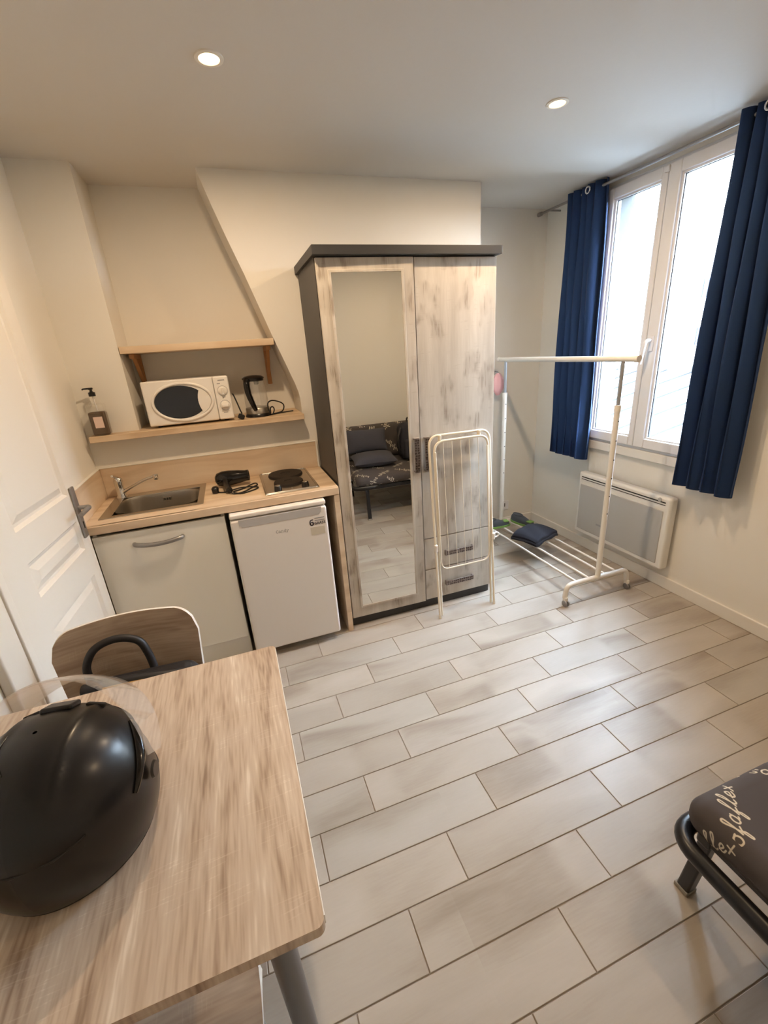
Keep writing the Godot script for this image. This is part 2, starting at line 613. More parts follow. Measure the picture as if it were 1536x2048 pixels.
# ================================================================ scene
func _ready() -> void:
	# --- camera
	var cam := Camera3D.new()
	cam.name = "camera"
	add_child(cam)
	cam.position = Vector3(0.7201, 1.5121, 2.5891)
	cam.rotation = Vector3(-0.357, -0.3135, -0.0712)
	cam.fov = 99.43
	cam.near = 0.02
	cam.far = 200.0
	cam.current = true
	# --- sky
	var env := Environment.new()
	env.background_mode = Environment.BG_SKY
	var sk := ProceduralSkyMaterial.new()
	sk.sky_top_color = Color(0.82, 0.91, 1.0)
	sk.sky_horizon_color = Color(0.86, 0.93, 1.0)
	sk.sky_energy_multiplier = 6.55
	sk.ground_bottom_color = Color(0.5, 0.5, 0.5)
	sk.ground_horizon_color = Color(0.7, 0.72, 0.75)
	sk.sun_angle_max = 1.0
	var sky := Sky.new()
	sky.sky_material = sk
	env.sky = sky
	env.tonemap_mode = Environment.TONE_MAPPER_LINEAR
	env.tonemap_exposure = 1.0
	env.sdfgi_enabled = true
	env.ssao_enabled = true
	env.ssil_enabled = true
	var we := WorldEnvironment.new()
	we.name = "environment"
	we.environment = env
	add_child(we)
	make_materials()
	build_shell()
	build_window()
	build_outside()
	build_door()
	build_kitchen()
	build_shelves()
	build_wardrobe()
	build_radiator()
	build_curtains()
	build_sofa()
	build_table()
	build_chairs()
	build_helmet()
	build_rack()
	build_airer()
	build_spots()


# ---------------------------------------------------------------- room
func build_shell() -> void:
	var fl := structure("floor")
	obj("screed", MB.new().span(-1.1, XW, -0.15, -0.003, -0.6, ZF), M.grout, fl)
	var LX := 0.5936
	var rg := RandomNumberGenerator.new()
	rg.seed = 77
	var cache := {}
	for k in range(-5, 19):
		var z1 := minf(2.3001 - 0.15 * k, ZF)
		var z0 := maxf(2.3001 - 0.15 * (k + 1), -0.431)
		if z1 - z0 < 0.01: continue
		var sh := float(posmod(k, 3)) / 3.0
		for m in range(-4, 5):
			var x0 := 1.1446 + (sh + m) * LX
			var x1 := x0 + LX
			var lo := 2.276 if z1 < 0.06 else 0.0
			x0 = maxf(x0, lo); x1 = minf(x1, XW)
			if x1 - x0 < 0.01: continue
			var sx := snappedf(x1 - x0 - 0.003, 0.0001)
			var sz := snappedf(z1 - z0 - 0.003, 0.0001)
			var key := "%f_%f" % [sx, sz]
			if not cache.has(key):
				cache[key] = tile_mesh(sx, sz)
			var o := MeshInstance3D.new()
			o.name = "tile"
			o.mesh = cache[key]
			o.material_override = M["tile%d" % rg.randi_range(0, 5)]
			o.position = Vector3((x0 + x1) / 2, 0, (z0 + z1) / 2)
			fl.add_child(o, true)
	struct_mesh("ceiling", MB.new().span(-1.1, XW + 0.2, HC, HC + 0.2, -0.6, ZF + 0.15), M.ceil)
	# left wall with the door opening
	struct_mesh("wall_left", MB.new().span(-0.12, 0, 0, HC, -0.55, 0.522).span(-0.12, 0, 0, HC, 1.188, ZF).span(-0.12, 0, 2.04, HC, 0.522, 1.188), M.wall)
	struct_mesh("wall_hall", MB.new().span(-1.1, -1.0, 0, HC, -0.55, ZF).span(-1.0, -0.12, 0, HC, 0.2, 0.3).span(-1.0, -0.12, 0, HC, 1.5, 1.6), M.wall)
	# back wall with the old flue recess
	var wb := MB.new()
	wb.span(0.0, 0.245, 0, HC, -0.55, 0.0)
	wb.span(0.245, 1.103, 0, 1.175, -0.55, 0.0)
	wb.extrude(PackedVector2Array([Vector2(1.103, 0), Vector2(2.276, 0), Vector2(2.276, HC), Vector2(0.755, HC), Vector2(0.80, 2.215), Vector2(0.846, 2.075), Vector2(0.899, 1.926), Vector2(0.997, 1.622), Vector2(1.045, 1.483), Vector2(1.083, 1.372), Vector2(1.098, 1.318), Vector2(1.103, 1.28)]), -0.55, 0.0)
	wb.span(0.245, 1.15, 1.175, HC, -0.55, -0.28)
	struct_mesh("wall_back", wb, M.wall)
	struct_mesh("wall_alcove", MB.new().span(2.276, XW, 0, HC, -0.55, -0.431), M.wall)
	# window wall with its opening
	struct_mesh("wall_right", MB.new().span(XW, XW + 0.2, -0.15, HC, -0.55, 0.115).span(XW, XW + 0.2, -0.15, HC, 0.975, ZF + 0.15).span(XW, XW + 0.2, -0.15, 0.82, 0.115, 0.975).span(XW, XW + 0.2, 2.325, HC, 0.115, 0.975), M.wall)
	struct_mesh("wall_front", MB.new().span(-1.1, XW, 0, HC, ZF, ZF + 0.15), M.wall)
	struct_mesh("baseboard_right", MB.new().rspan(XW - 0.012, XW + 0.002, 0, 0.075, -0.431, ZF, 0.004), M.paint)
	struct_mesh("baseboard_alcove", MB.new().rspan(2.276, XW - 0.012, 0, 0.075, -0.433, -0.419, 0.004), M.paint)
	struct_mesh("baseboard_front", MB.new().rspan(0, XW - 0.012, 0, 0.075, ZF - 0.012, ZF + 0.002, 0.004), M.paint)
	# socket low on the alcove wall
	var so := thing("wall_socket", "small white wall socket low on the alcove wall", "socket", Vector3(2.79, 0.185, -0.431))
	obj("plate", MB.new().rbox(Vector3(0, 0, 0.006), Vector3(0.082, 0.082, 0.012), 0.005), M.upvc, so)
	obj("slot", MB.new().rbox(Vector3(0, 0.008, 0.0125), Vector3(0.007, 0.032, 0.003), 0.001), M.slot, so)


func tile_mesh(sx: float, sz: float) -> ArrayMesh:
	var b := MB.new()
	var e := 0.0012
	var hx := sx / 2; var hz := sz / 2
	var P := func(x: float, y: float, z: float) -> Vector3: return Vector3(x, y, z)
	b.quad(P.call(-hx + e, 0, -hz + e), P.call(hx - e, 0, -hz + e), P.call(hx - e, 0, hz - e), P.call(-hx + e, 0, hz - e), Vector3.UP)
	for s in [-1.0, 1.0]:
		b.quad(P.call(-hx, -e, s * hz), P.call(hx, -e, s * hz), P.call(hx - e, 0, s * (hz - e)), P.call(-hx + e, 0, s * (hz - e)), Vector3(0, 0.7, s * 0.7))
		b.quad(P.call(s * hx, -e, -hz), P.call(s * hx, -e, hz), P.call(s * (hx - e), 0, hz - e), P.call(s * (hx - e), 0, -hz + e), Vector3(s * 0.7, 0.7, 0))
		b.quad(P.call(-hx, -e, s * hz), P.call(hx, -e, s * hz), P.call(hx, -0.006, s * hz), P.call(-hx, -0.006, s * hz), Vector3(0, 0, s))
		b.quad(P.call(s * hx, -e, -hz), P.call(s * hx, -e, hz), P.call(s * hx, -0.006, hz), P.call(s * hx, -0.006, -hz), Vector3(s, 0, 0))
	return b.mesh()


func frame_rect(b: MB, x0: float, x1: float, y0: float, y1: float, z0: float, z1: float, w: Array, r: float) -> MB:
	# four bars in the yz plane; w = widths bottom, top, z-low, z-high
	b.rspan(x0, x1, y0, y1, z0, z0 + w[2], r, 1)
	b.rspan(x0, x1, y0, y1, z1 - w[3], z1, r, 1)
	b.rspan(x0, x1, y0, y0 + w[0], z0 + w[2], z1 - w[3], r, 1)
	b.rspan(x0, x1, y1 - w[1], y1, z0 + w[2], z1 - w[3], r, 1)
	return b

func build_window() -> void:
	var w := structure("window_1")
	w.set_meta("label", "white double casement window between two navy curtains")
	obj("window_frame", frame_rect(MB.new(), XW - 0.01, XW + 0.06, 0.822, 2.323, 0.117, 0.973, [0.035, 0.035, 0.035, 0.035], 0.004), M.upvc, w)
	for s in 2:
		var z0: float = [0.135, 0.548][s]
		var z1: float = [0.5445, 0.957][s]
		var wl: float = [0.062, 0.070][s]
		var wh: float = [0.036, 0.064][s]
		var sa := obj("sash", frame_rect(MB.new(), XW - 0.034, XW + 0.03, 0.842, 2.305, z0, z1, [0.058, 0.058, wl, wh], 0.006), M.upvc, w)
		var gz0 := z0 + wl; var gz1 := z1 - wh
		obj("glazing_bead", frame_rect(MB.new(), XW - 0.022, XW - 0.002, 0.898, 2.249, gz0 - 0.002, gz1 + 0.002, [0.012, 0.012, 0.014, 0.014], 0.004), M.upvc, sa)
		obj("gasket", frame_rect(MB.new(), XW - 0.012, XW - 0.001, 0.908, 2.239, gz0 + 0.011, gz1 - 0.011, [0.004, 0.004, 0.005, 0.005], 0.001), M.gasket_dark, sa)
		obj("pane", MB.new().span(XW - 0.003, XW + 0.001, 0.905, 2.242, gz0 + 0.008, gz1 - 0.008), M.glass, sa)
		if s == 1:
			var hd := obj("handle", MB.new().rspan(XW - 0.044, XW - 0.033, 1.40, 1.485, 0.572, 0.600, 0.005), M.upvc, sa)
			obj("lever", MB.new().tube(fillet([Vector3(XW - 0.04, 1.462, 0.586), Vector3(XW - 0.082, 1.462, 0.586), Vector3(XW - 0.085, 1.335, 0.57)], 0.02), [0.008, 0.008, 0.009, 0.009, 0.010, 0.010, 0.010, 0.010, 0.009], 10), M.upvc, hd)
	obj("outer_reveal", MB.new().span(XW + 0.07, XW + 0.203, 0.80, 2.33, 0.114, 0.128).span(XW + 0.07, XW + 0.203, 0.80, 2.33, 0.962, 0.976).span(XW + 0.07, XW + 0.203, 2.31, 2.327, 0.128, 0.962).span(XW + 0.07, XW + 0.24, 0.80, 0.835, 0.128, 0.962), M.shade_and_chimney_grey, w)  # lining darker than the wall, the reveal's shade put into its colour
	obj("head_catch", MB.new().rspan(XW - 0.045, XW - 0.03, 2.268, 2.296, 0.528, 0.556, 0.004), M.upvc, w)
	struct_mesh("trim_2", MB.new().rspan(XW - 0.022, XW + 0.002, 0.768, 0.823, 0.105, 0.985, 0.004), M.paint)


func build_outside() -> void:
	# slated zinc roof across the yard, ribs running up the slope
	var a := atan2(1.15, 6.2)
	var rf := thing("zinc_roof", "pale metal standing seam roof outside below the window", "roof", Vector3(3.6, -0.45, -3.5))
	rf.rotation.z = a
	obj("roof_sheet", MB.new().span(0.0, 6.3, -0.1, 0.0, -9.0, 4.0), M.roof_zinc, rf)
	for k in 21:
		obj("seam", MB.new().span(0.0, 6.3, 0.0, 0.03, -9.0 + k * 0.65, -9.0 + k * 0.65 + 0.02), M.roof_seam_shade, rf)
	obj("ridge_flashing", MB.new().span(6.2, 6.36, -0.1, 0.075, -9.0, 4.0), M.gutter, rf)
	# house opposite
	var h := thing("house_facade", "sunlit cream house facade seen through the window", "building", Vector3(10.0, -4.0, -4.5))
	obj("wall", MB.new().span(0, 0.5, 0, 7.55, -8.0, 7.0), M.facade, h)
	var wins := [[2.06, 2.40, -4.44], [1.18, 1.52, -4.42], [2.90, 3.28, -5.70], [1.18, 1.52, -3.2], [2.06, 2.40, -3.2], [2.9, 3.28, -3.2]]
	for q in wins:
		var f := obj("window", MB.new().span(-0.03, 0.02, q[0] + 4.0 - 0.02, q[1] + 4.0 + 0.02, q[2] + 4.5 - 0.03, q[2] + 4.5 + 0.22), M.facade_trim, h)
		for s in 2:
			var zz: float = q[2] + 4.5 + [0.0, 0.12][s]
			obj("shutter", MB.new().span(-0.06, -0.028, q[0] + 4.0, q[1] + 4.0, zz - 0.015, zz + 0.075), M.shutter, f)
	obj("cornice", MB.new().span(-0.12, 0.5, 7.55, 7.60, -8.0, 7.0), M.facade_trim, h)
	obj("chimney", MB.new().span(0.1, 0.4, 7.60, 7.78, -0.26, -0.08), M.shade_and_chimney_grey, h)


# ---------------------------------------------------------------- door
func build_door() -> void:
	var d := structure("door_1")
	d.set_meta("label", "white panelled door standing slightly ajar beside the kitchenette")
	d.position = Vector3(0.0, 0.0, 1.163)
	d.rotation.y = -0.073
	# local: leaf runs along -z from the hinge, faces +x
	var Wd := 0.636
	var b := MB.new()
	var T := 0.0           # face plane x = 0
	var pz := [-0.155, -0.565]     # panel limits in z
	var py := [[0.10, 0.695], [0.815, 0.940], [1.05, 1.95]]
	# leaf: stiles and rails around three sunk panels
	b.span(-0.04, T, 0.005, 2.03, pz[0], 0.0)
	b.span(-0.04, T, 0.005, 2.03, -Wd, pz[1])
	var ys := [0.005, 0.10, 0.695, 0.815, 0.940, 1.05, 1.95, 2.03]
	for i in [0, 2, 4, 6]:
		b.span(-0.04, T, ys[i], ys[i + 1], pz[1], pz[0])
	obj("leaf", b, M.door_paint, d)
	for p in py:
		var y0: float = p[0]
		var y1: float = p[1]
		var pn := MB.new()
		# raised field inside a sloping moulding
		var o := [Vector2(pz[1], y0), Vector2(pz[0], y0), Vector2(pz[0], y1), Vector2(pz[1], y1)]
		var ins := [[0.0, 0.0], [0.010, -0.012], [0.020, -0.012], [0.045, -0.002]]
		for k in 3:
			var i0: float = ins[k][0]; var i1: float = ins[k + 1][0]
			var x0: float = ins[k][1]; var x1: float = ins[k + 1][1]
			var sg := [Vector2(1, 1), Vector2(-1, 1), Vector2(-1, -1), Vector2(1, -1)]
			for e in 4:
				var f := (e + 1) % 4
				var A := Vector3(x0, o[e].y + sg[e].y * i0, o[e].x + sg[e].x * i0)
				var B := Vector3(x0, o[f].y + sg[f].y * i0, o[f].x + sg[f].x * i0)
				var C := Vector3(x1, o[f].y + sg[f].y * i1, o[f].x + sg[f].x * i1)
				var D := Vector3(x1, o[e].y + sg[e].y * i1, o[e].x + sg[e].x * i1)
				var nn := (B - A).cross(D - A).normalized()
				if nn.x < 0: nn = -nn
				b = pn
				pn.quad(A, B, C, D, nn)
		var q: float = ins[3][0]
		pn.span(-0.03, -0.002, y0 + q, y1 - q, pz[1] + q, pz[0] - q)
		pn.span(-0.035, -0.025, y0, y1, pz[1], pz[0])
		obj("panel", pn, M.door_paint, d)
	var pl := obj("handle_plate", MB.new().rspan(0.0, 0.009, 0.855, 1.075, -0.618, -0.580, 0.004, 2), M.grey_metal, d)
	obj("lever", MB.new().tube(fillet([Vector3(0.004, 0.985, -0.60), Vector3(0.052, 0.985, -0.60), Vector3(0.056, 0.985, -0.49)], 0.018), 0.009, 12), M.grey_metal, pl)
	obj("keyhole", MB.new().rspan(0.0085, 0.0105, 0.895, 0.925, -0.603, -0.595, 0.0008, 1), M.slot, pl)
	# casing round the opening
	var c := structure("trim_1")
	c.set_meta("label", "white moulded door casing")
	obj("jamb", MB.new().span(-0.12, -0.018, 0, 2.035, 1.1645, 1.188).span(-0.12, 0.0, 0, 2.035, 0.518, 0.5235).span(-0.12, 0.0, 2.033, 2.042, 0.5235, 1.188), M.door_paint, c)
	obj("casing", MB.new().rspan(0.0, 0.026, 0, 2.14, 1.186, 1.222, 0.005).rspan(0.0, 0.030, 0, 2.14, 1.240, 1.350, 0.007).rspan(0.0, 0.016, 2.05, 2.14, 0.50, 1.180, 0.004), M.door_paint, c)


# ---------------------------------------------------------------- kitchenette
func build_kitchen() -> void:
	# worktop: slab pierced for the sink and the hob
	var wt := MB.new()
	var X0 := 0.004; var X1 := 1.164; var Z0 := 0.002; var Z1 := 0.50
	wt.span(X0, 0.085, 0.833, 0.873, Z0, Z1 - 0.006)
	wt.span(0.49, X1, 0.833, 0.873, Z0, Z1 - 0.006)
	wt.span(0.085, 0.49, 0.833, 0.873, Z0, 0.075)
	wt.span(0.085, 0.49, 0.833, 0.873, 0.395, Z1 - 0.006)
	wt.rspan(X0, X1, 0.833, 0.873, Z1 - 0.02, Z1, 0.005)
	var w := obj("worktop", wt, M.worktop)
	tag(w, "pale oak kitchen worktop carrying the sink and hob", "worktop")
	var sp := thing("splashback", "low oak upstand along the wall behind the sink", "splashback", Vector3(0, 0.873, 0))
	obj("back_panel", MB.new().rspan(0.017, 1.155, 0.0005, 0.155, 0.001, 0.014, 0.001, 1), M.worktop, sp)
	obj("side_panel", MB.new().rspan(0.001, 0.016, 0.0005, 0.155, 0.002, 0.496, 0.001, 1), M.worktop, sp)
	obj("sealing_strip", MB.new().rspan(0.002, 1.158, 0.155, 0.159, 0.001, 0.016, 0.001, 1).rspan(0.001, 0.018, 0.155, 0.159, 0.016, 0.496, 0.001, 1), M.paint, sp)
	obj("corner_strip", MB.new().rspan(1.155, 1.166, 0.0005, 0.155, 0.001, 0.016, 0.001, 1), M.paint, sp)
	# cabinet under the sink
	var cb := thing("sink_cabinet", "white base cabinet with grey bow handle under the sink", "cabinet", Vector3(0.037, 0, 0))
	obj("carcass", MB.new().span(0.0, 0.56, 0.13, 0.70, 0.01, 0.468).span(0.0, 0.016, 0.70, 0.83, 0.01, 0.468).span(0.544, 0.56, 0.70, 0.83, 0.01, 0.468), M.white_lacquer, cb)
	var dr := obj("door", MB.new().rspan(0.0, 0.56, 0.132, 0.818, 0.471, 0.489, 0.002), M.white_lacquer, cb)
	obj("handle", MB.new().tube(smooth_path([Vector3(0.158, 0.756, 0.488), Vector3(0.168, 0.756, 0.505), Vector3(0.21, 0.752, 0.516), Vector3(0.26, 0.750, 0.519), Vector3(0.31, 0.752, 0.516), Vector3(0.352, 0.756, 0.505), Vector3(0.362, 0.756, 0.488)], 4), 0.0105, 12), M.grey_metal, dr)
	obj("plinth", MB.new().span(0.0, 0.56, 0.0, 0.126, 0.40, 0.455), M.white_lacquer, cb)
	var ep := obj("end_panel", MB.new().rspan(1.136, 1.164, 0.0, 0.832, 0.005, 0.496, 0.001, 1), M.worktop)
	tag(ep, "upright oak panel closing the kitchenette beside the fridge", "panel")
	# fridge
	var fr := thing("fridge", "small white undercounter fridge with sticker in its corner", "fridge", Vector3(0.850, 0, 0))
	obj("body", MB.new().rspan(-0.228, 0.228, 0.035, 0.822, 0.02, 0.478, 0.006), M.fridge_white, fr)
	var fd := obj("door", MB.new().rspan(-0.232, 0.232, 0.047, 0.800, 0.482, 0.540, 0.012, 3), M.fridge_white, fr)
	obj("top_panel", MB.new().rspan(-0.232, 0.232, 0.806, 0.829, 0.03, 0.536, 0.008, 3), M.fridge_white, fr)
	obj("grip_recess", MB.new().extrude(PackedVector2Array([Vector2(-0.195, 0.800), Vector2(0.205, 0.800), Vector2(0.203, 0.775), Vector2(0.190, 0.762), Vector2(-0.180, 0.762), Vector2(-0.193, 0.775)]), 0.536, 0.5412), M.fridge_grey, fd)
	text("Candy", 0.021, M.print_grey, fd, "brand_lettering", Transform3D(Basis(), Vector3(0.0, 0.708, 0.5405)), false, true, "Droid Serif")
	var stk := obj("sticker", MB.new().rspan(0.140, 0.212, 0.655, 0.698, 0.5398, 0.5408, 0.0003, 1), M.sticker, fd)
	text("6", 0.046, M.print_dark, stk, "lettering", Transform3D(Basis(), Vector3(0.148, 0.722, 0.5405)), true)
	text("GRASS", 0.019, M.print_dark, stk, "lettering", Transform3D(Basis(), Vector3(0.190, 0.716, 0.5405)), true)
	for k in 2:
		obj("print_line", MB.new().span(0.165, 0.215, 0.729 + k * 0.012, 0.734 + k * 0.012, 0.5400, 0.5407), M.print_grey, stk)
	for s in [-1, 1]:
		obj("foot", MB.new().lathe([Vector2(0, 0), Vector2(0.016, 0), Vector2(0.016, 0.036), Vector2(0, 0.036)], 14, Transform3D(Basis(), Vector3(s * 0.19, 0, 0.44))), M.black_plastic, fr)
		obj("foot", MB.new().lathe([Vector2(0, 0), Vector2(0.016, 0), Vector2(0.016, 0.036), Vector2(0, 0.036)], 14, Transform3D(Basis(), Vector3(s * 0.19, 0, 0.08))), M.black_plastic, fr)
	# sink
	var sk := thing("sink", "stainless steel inset sink in the oak worktop", "sink", Vector3(0, 0.873, 0))
	var rim := MB.new()
	var oy := 0.004
	rim.rspan(0.060, 0.110, 0.0, oy, 0.028, 0.416, 0.002, 1).rspan(0.482, 0.512, 0.0, oy, 0.028, 0.416, 0.002, 1)
	rim.rspan(0.108, 0.484, 0.0, oy, 0.028, 0.088, 0.002, 1).rspan(0.108, 0.484, 0.0, oy, 0.384, 0.416, 0.002, 1)
	obj("rim", rim, M.steel, sk)
	var basin := MB.new()
	var bas := func(u: float, v: float) -> Vector3:
		var an := u * TAU
		var k := pow(absf(cos(an)), 4.0) + pow(absf(sin(an)), 4.0)
		var rr := 1.0 / pow(k, 0.25)
		var wx := 0.190; var wz := 0.150
		var dd := clampf(v * 1.4, 0.0, 1.0)
		var prof := 1.0 - 0.10 * dd if v < 0.714 else 0.90 * (1.0 - (v - 0.714) / 0.286)
		var y := -0.13 * smoothstep(0.0, 1.0, v / 0.714) if v < 0.714 else -0.13 - 0.006 * (v - 0.714) / 0.286
		return Vector3(0.296 + wx * rr * cos(an) * prof, y + 0.003, 0.236 + wz * rr * sin(an) * prof)
	basin.surf(48, 14, bas, true)
	obj("basin", basin, M.steel_satin, sk)
	obj("drain", MB.new().lathe([Vector2(0, 0.004), Vector2(0.03, 0.004), Vector2(0.036, 0.0), Vector2(0.036, -0.002)], 24, Transform3D(Basis(), Vector3(0.296, -0.132, 0.236))), M.chrome, sk)
	obj("overflow", MB.new().rbox(Vector3(0.31, -0.034, 0.092), Vector3(0.042, 0.020, 0.006), 0.002), M.steel, sk)
	for k in 3:
		obj("overflow_slot", MB.new().rbox(Vector3(0.298 + k * 0.012, -0.034, 0.0955), Vector3(0.006, 0.012, 0.002), 0.0008, 1), M.slot, sk)
	# tap
	var tp := thing("mixer_tap", "chrome mixer tap at the back corner of the sink", "tap", Vector3(0.098, 0.877, 0.07))
	obj("body", MB.new().lathe([Vector2(0, 0), Vector2(0.027, 0), Vector2(0.027, 0.008), Vector2(0.021, 0.014), Vector2(0.020, 0.075), Vector2(0.022, 0.080), Vector2(0.022, 0.098), Vector2(0.016, 0.106), Vector2(0, 0.108)], 24), M.chrome, tp)
	var spt := obj("spout", MB.new().tube([Vector3(0.012, 0.030, 0.006), Vector3(0.06, 0.055, 0.03), Vector3(0.13, 0.088, 0.06), Vector3(0.188, 0.108, 0.085)], [0.009, 0.007, 0.0065, 0.0065], 12), M.chrome, tp)
	obj("aerator", MB.new().lathe([Vector2(0, -0.016), Vector2(0.011, -0.016), Vector2(0.013, -0.004), Vector2(0.013, 0.010), Vector2(0, 0.012)], 16, Transform3D(Basis(), Vector3(0.194, 0.106, 0.088))), M.chrome, spt)
	obj("lever", MB.new().tube([Vector3(0, 0.104, 0), Vector3(-0.004, 0.118, 0.02), Vector3(-0.008, 0.128, 0.052)], [0.010, 0.008, 0.006], 10), M.chrome, tp)
	# hob
	var hb := thing("hob", "two-plate steel electric hob on the worktop", "hob", Vector3(0, 0.873, 0))
	obj("tray", MB.new().rspan(0.803, 1.076, 0.0, 0.007, 0.022, 0.458, 0.003), M.steel, hb)
	obj("raised_edge", MB.new().tube(fillet([Vector3(0.811, 0.007, 0.030), Vector3(1.068, 0.007, 0.030), Vector3(1.068, 0.007, 0.450), Vector3(0.811, 0.007, 0.450)], 0.012, 4, true), 0.0045, 8, true), M.steel, hb)
	for q in [[0.945, 0.118, 0.093], [0.940, 0.290, 0.075]]:
		var r: float = q[2]
		obj("hot_plate", MB.new().lathe([Vector2(r * 1.04, 0.006), Vector2(r * 1.04, 0.010), Vector2(r, 0.017), Vector2(r * 0.3, 0.018), Vector2(r * 0.28, 0.015), Vector2(0, 0.015)].map(func(p): return p), 36, Transform3D(Basis().scaled(Vector3(1, 1, 1)), Vector3(q[0], 0, q[1]))), M.iron, hb)
	for x in [0.872, 1.012]:
		var kn := obj("knob", MB.new().lathe([Vector2(0.020, 0.006), Vector2(0.017, 0.027), Vector2(0.015, 0.029), Vector2(0, 0.029)], 20, Transform3D(Basis(), Vector3(x, 0, 0.400))), M.black_plastic, hb)
		obj("cap", MB.new().lathe([Vector2(0.013, 0.029), Vector2(0.012, 0.0305), Vector2(0, 0.0305)], 20, Transform3D(Basis(), Vector3(x, 0, 0.400))), M.steel_satin, kn)
	obj("pilot_lamp", MB.new().lathe([Vector2(0.006, 0.006), Vector2(0.005, 0.010), Vector2(0, 0.011)], 12, Transform3D(Basis(), Vector3(0.942, 0, 0.405))), M.steel_satin, hb)
	# hair dryer
	var hd := thing("hair_dryer", "black hair dryer with coiled cord between sink and hob", "hair dryer", Vector3(0.655, 0.873, 0.16))
	var ax := Basis(Vector3(0, 0, 1), -PI / 2 + 0.04) 
	ax = Basis(Vector3.UP, -0.12) * ax
	obj("barrel", MB.new().lathe([Vector2(0, -0.084), Vector2(0.020, -0.083), Vector2(0.034, -0.072), Vector2(0.041, -0.045), Vector2(0.041, -0.010), Vector2(0.035, 0.040), Vector2(0.029, 0.075), Vector2(0.030, 0.092), Vector2(0.026, 0.092), Vector2(0.024, 0.070), Vector2(0, 0.066)], 28, Transform3D(ax, Vector3(0, 0.046, 0))), M.black_gloss, hd)
	obj("handle", MB.new().tube(smooth_path([Vector3(-0.035, 0.040, 0.02), Vector3(-0.03, 0.028, 0.075), Vector3(-0.022, 0.020, 0.125), Vector3(-0.018, 0.018, 0.15)], 5), 0.0165, 12), M.black_plastic, hd)
	obj("cord", MB.new().tube(smooth_path([Vector3(-0.018, 0.016, 0.15), Vector3(0.0, 0.005, 0.178), Vector3(0.05, 0.004, 0.165), Vector3(0.10, 0.004, 0.10), Vector3(0.125, 0.004, 0.07), Vector3(0.11, 0.008, 0.045), Vector3(0.05, 0.004, 0.10), Vector3(0.0, 0.008, 0.155), Vector3(0.04, 0.004, 0.19), Vector3(0.11, 0.004, 0.15), Vector3(0.12, 0.004, 0.11), Vector3(0.04, 0.010, 0.10), Vector3(-0.04, 0.004, 0.12), Vector3(-0.085, 0.005, 0.09), Vector3(-0.10, 0.01, 0.03), Vector3(-0.09, 0.006, -0.005)], 6), 0.0035, 7), M.rubber, hd)
	obj("plug", MB.new().lathe([Vector2(0, 0), Vector2(0.017, 0), Vector2(0.018, 0.022), Vector2(0.012, 0.03), Vector2(0, 0.032)], 16, Transform3D(Basis(Vector3.RIGHT, 0.3), Vector3(-0.088, 0.0065, 0.10))), M.black_plastic, hd)


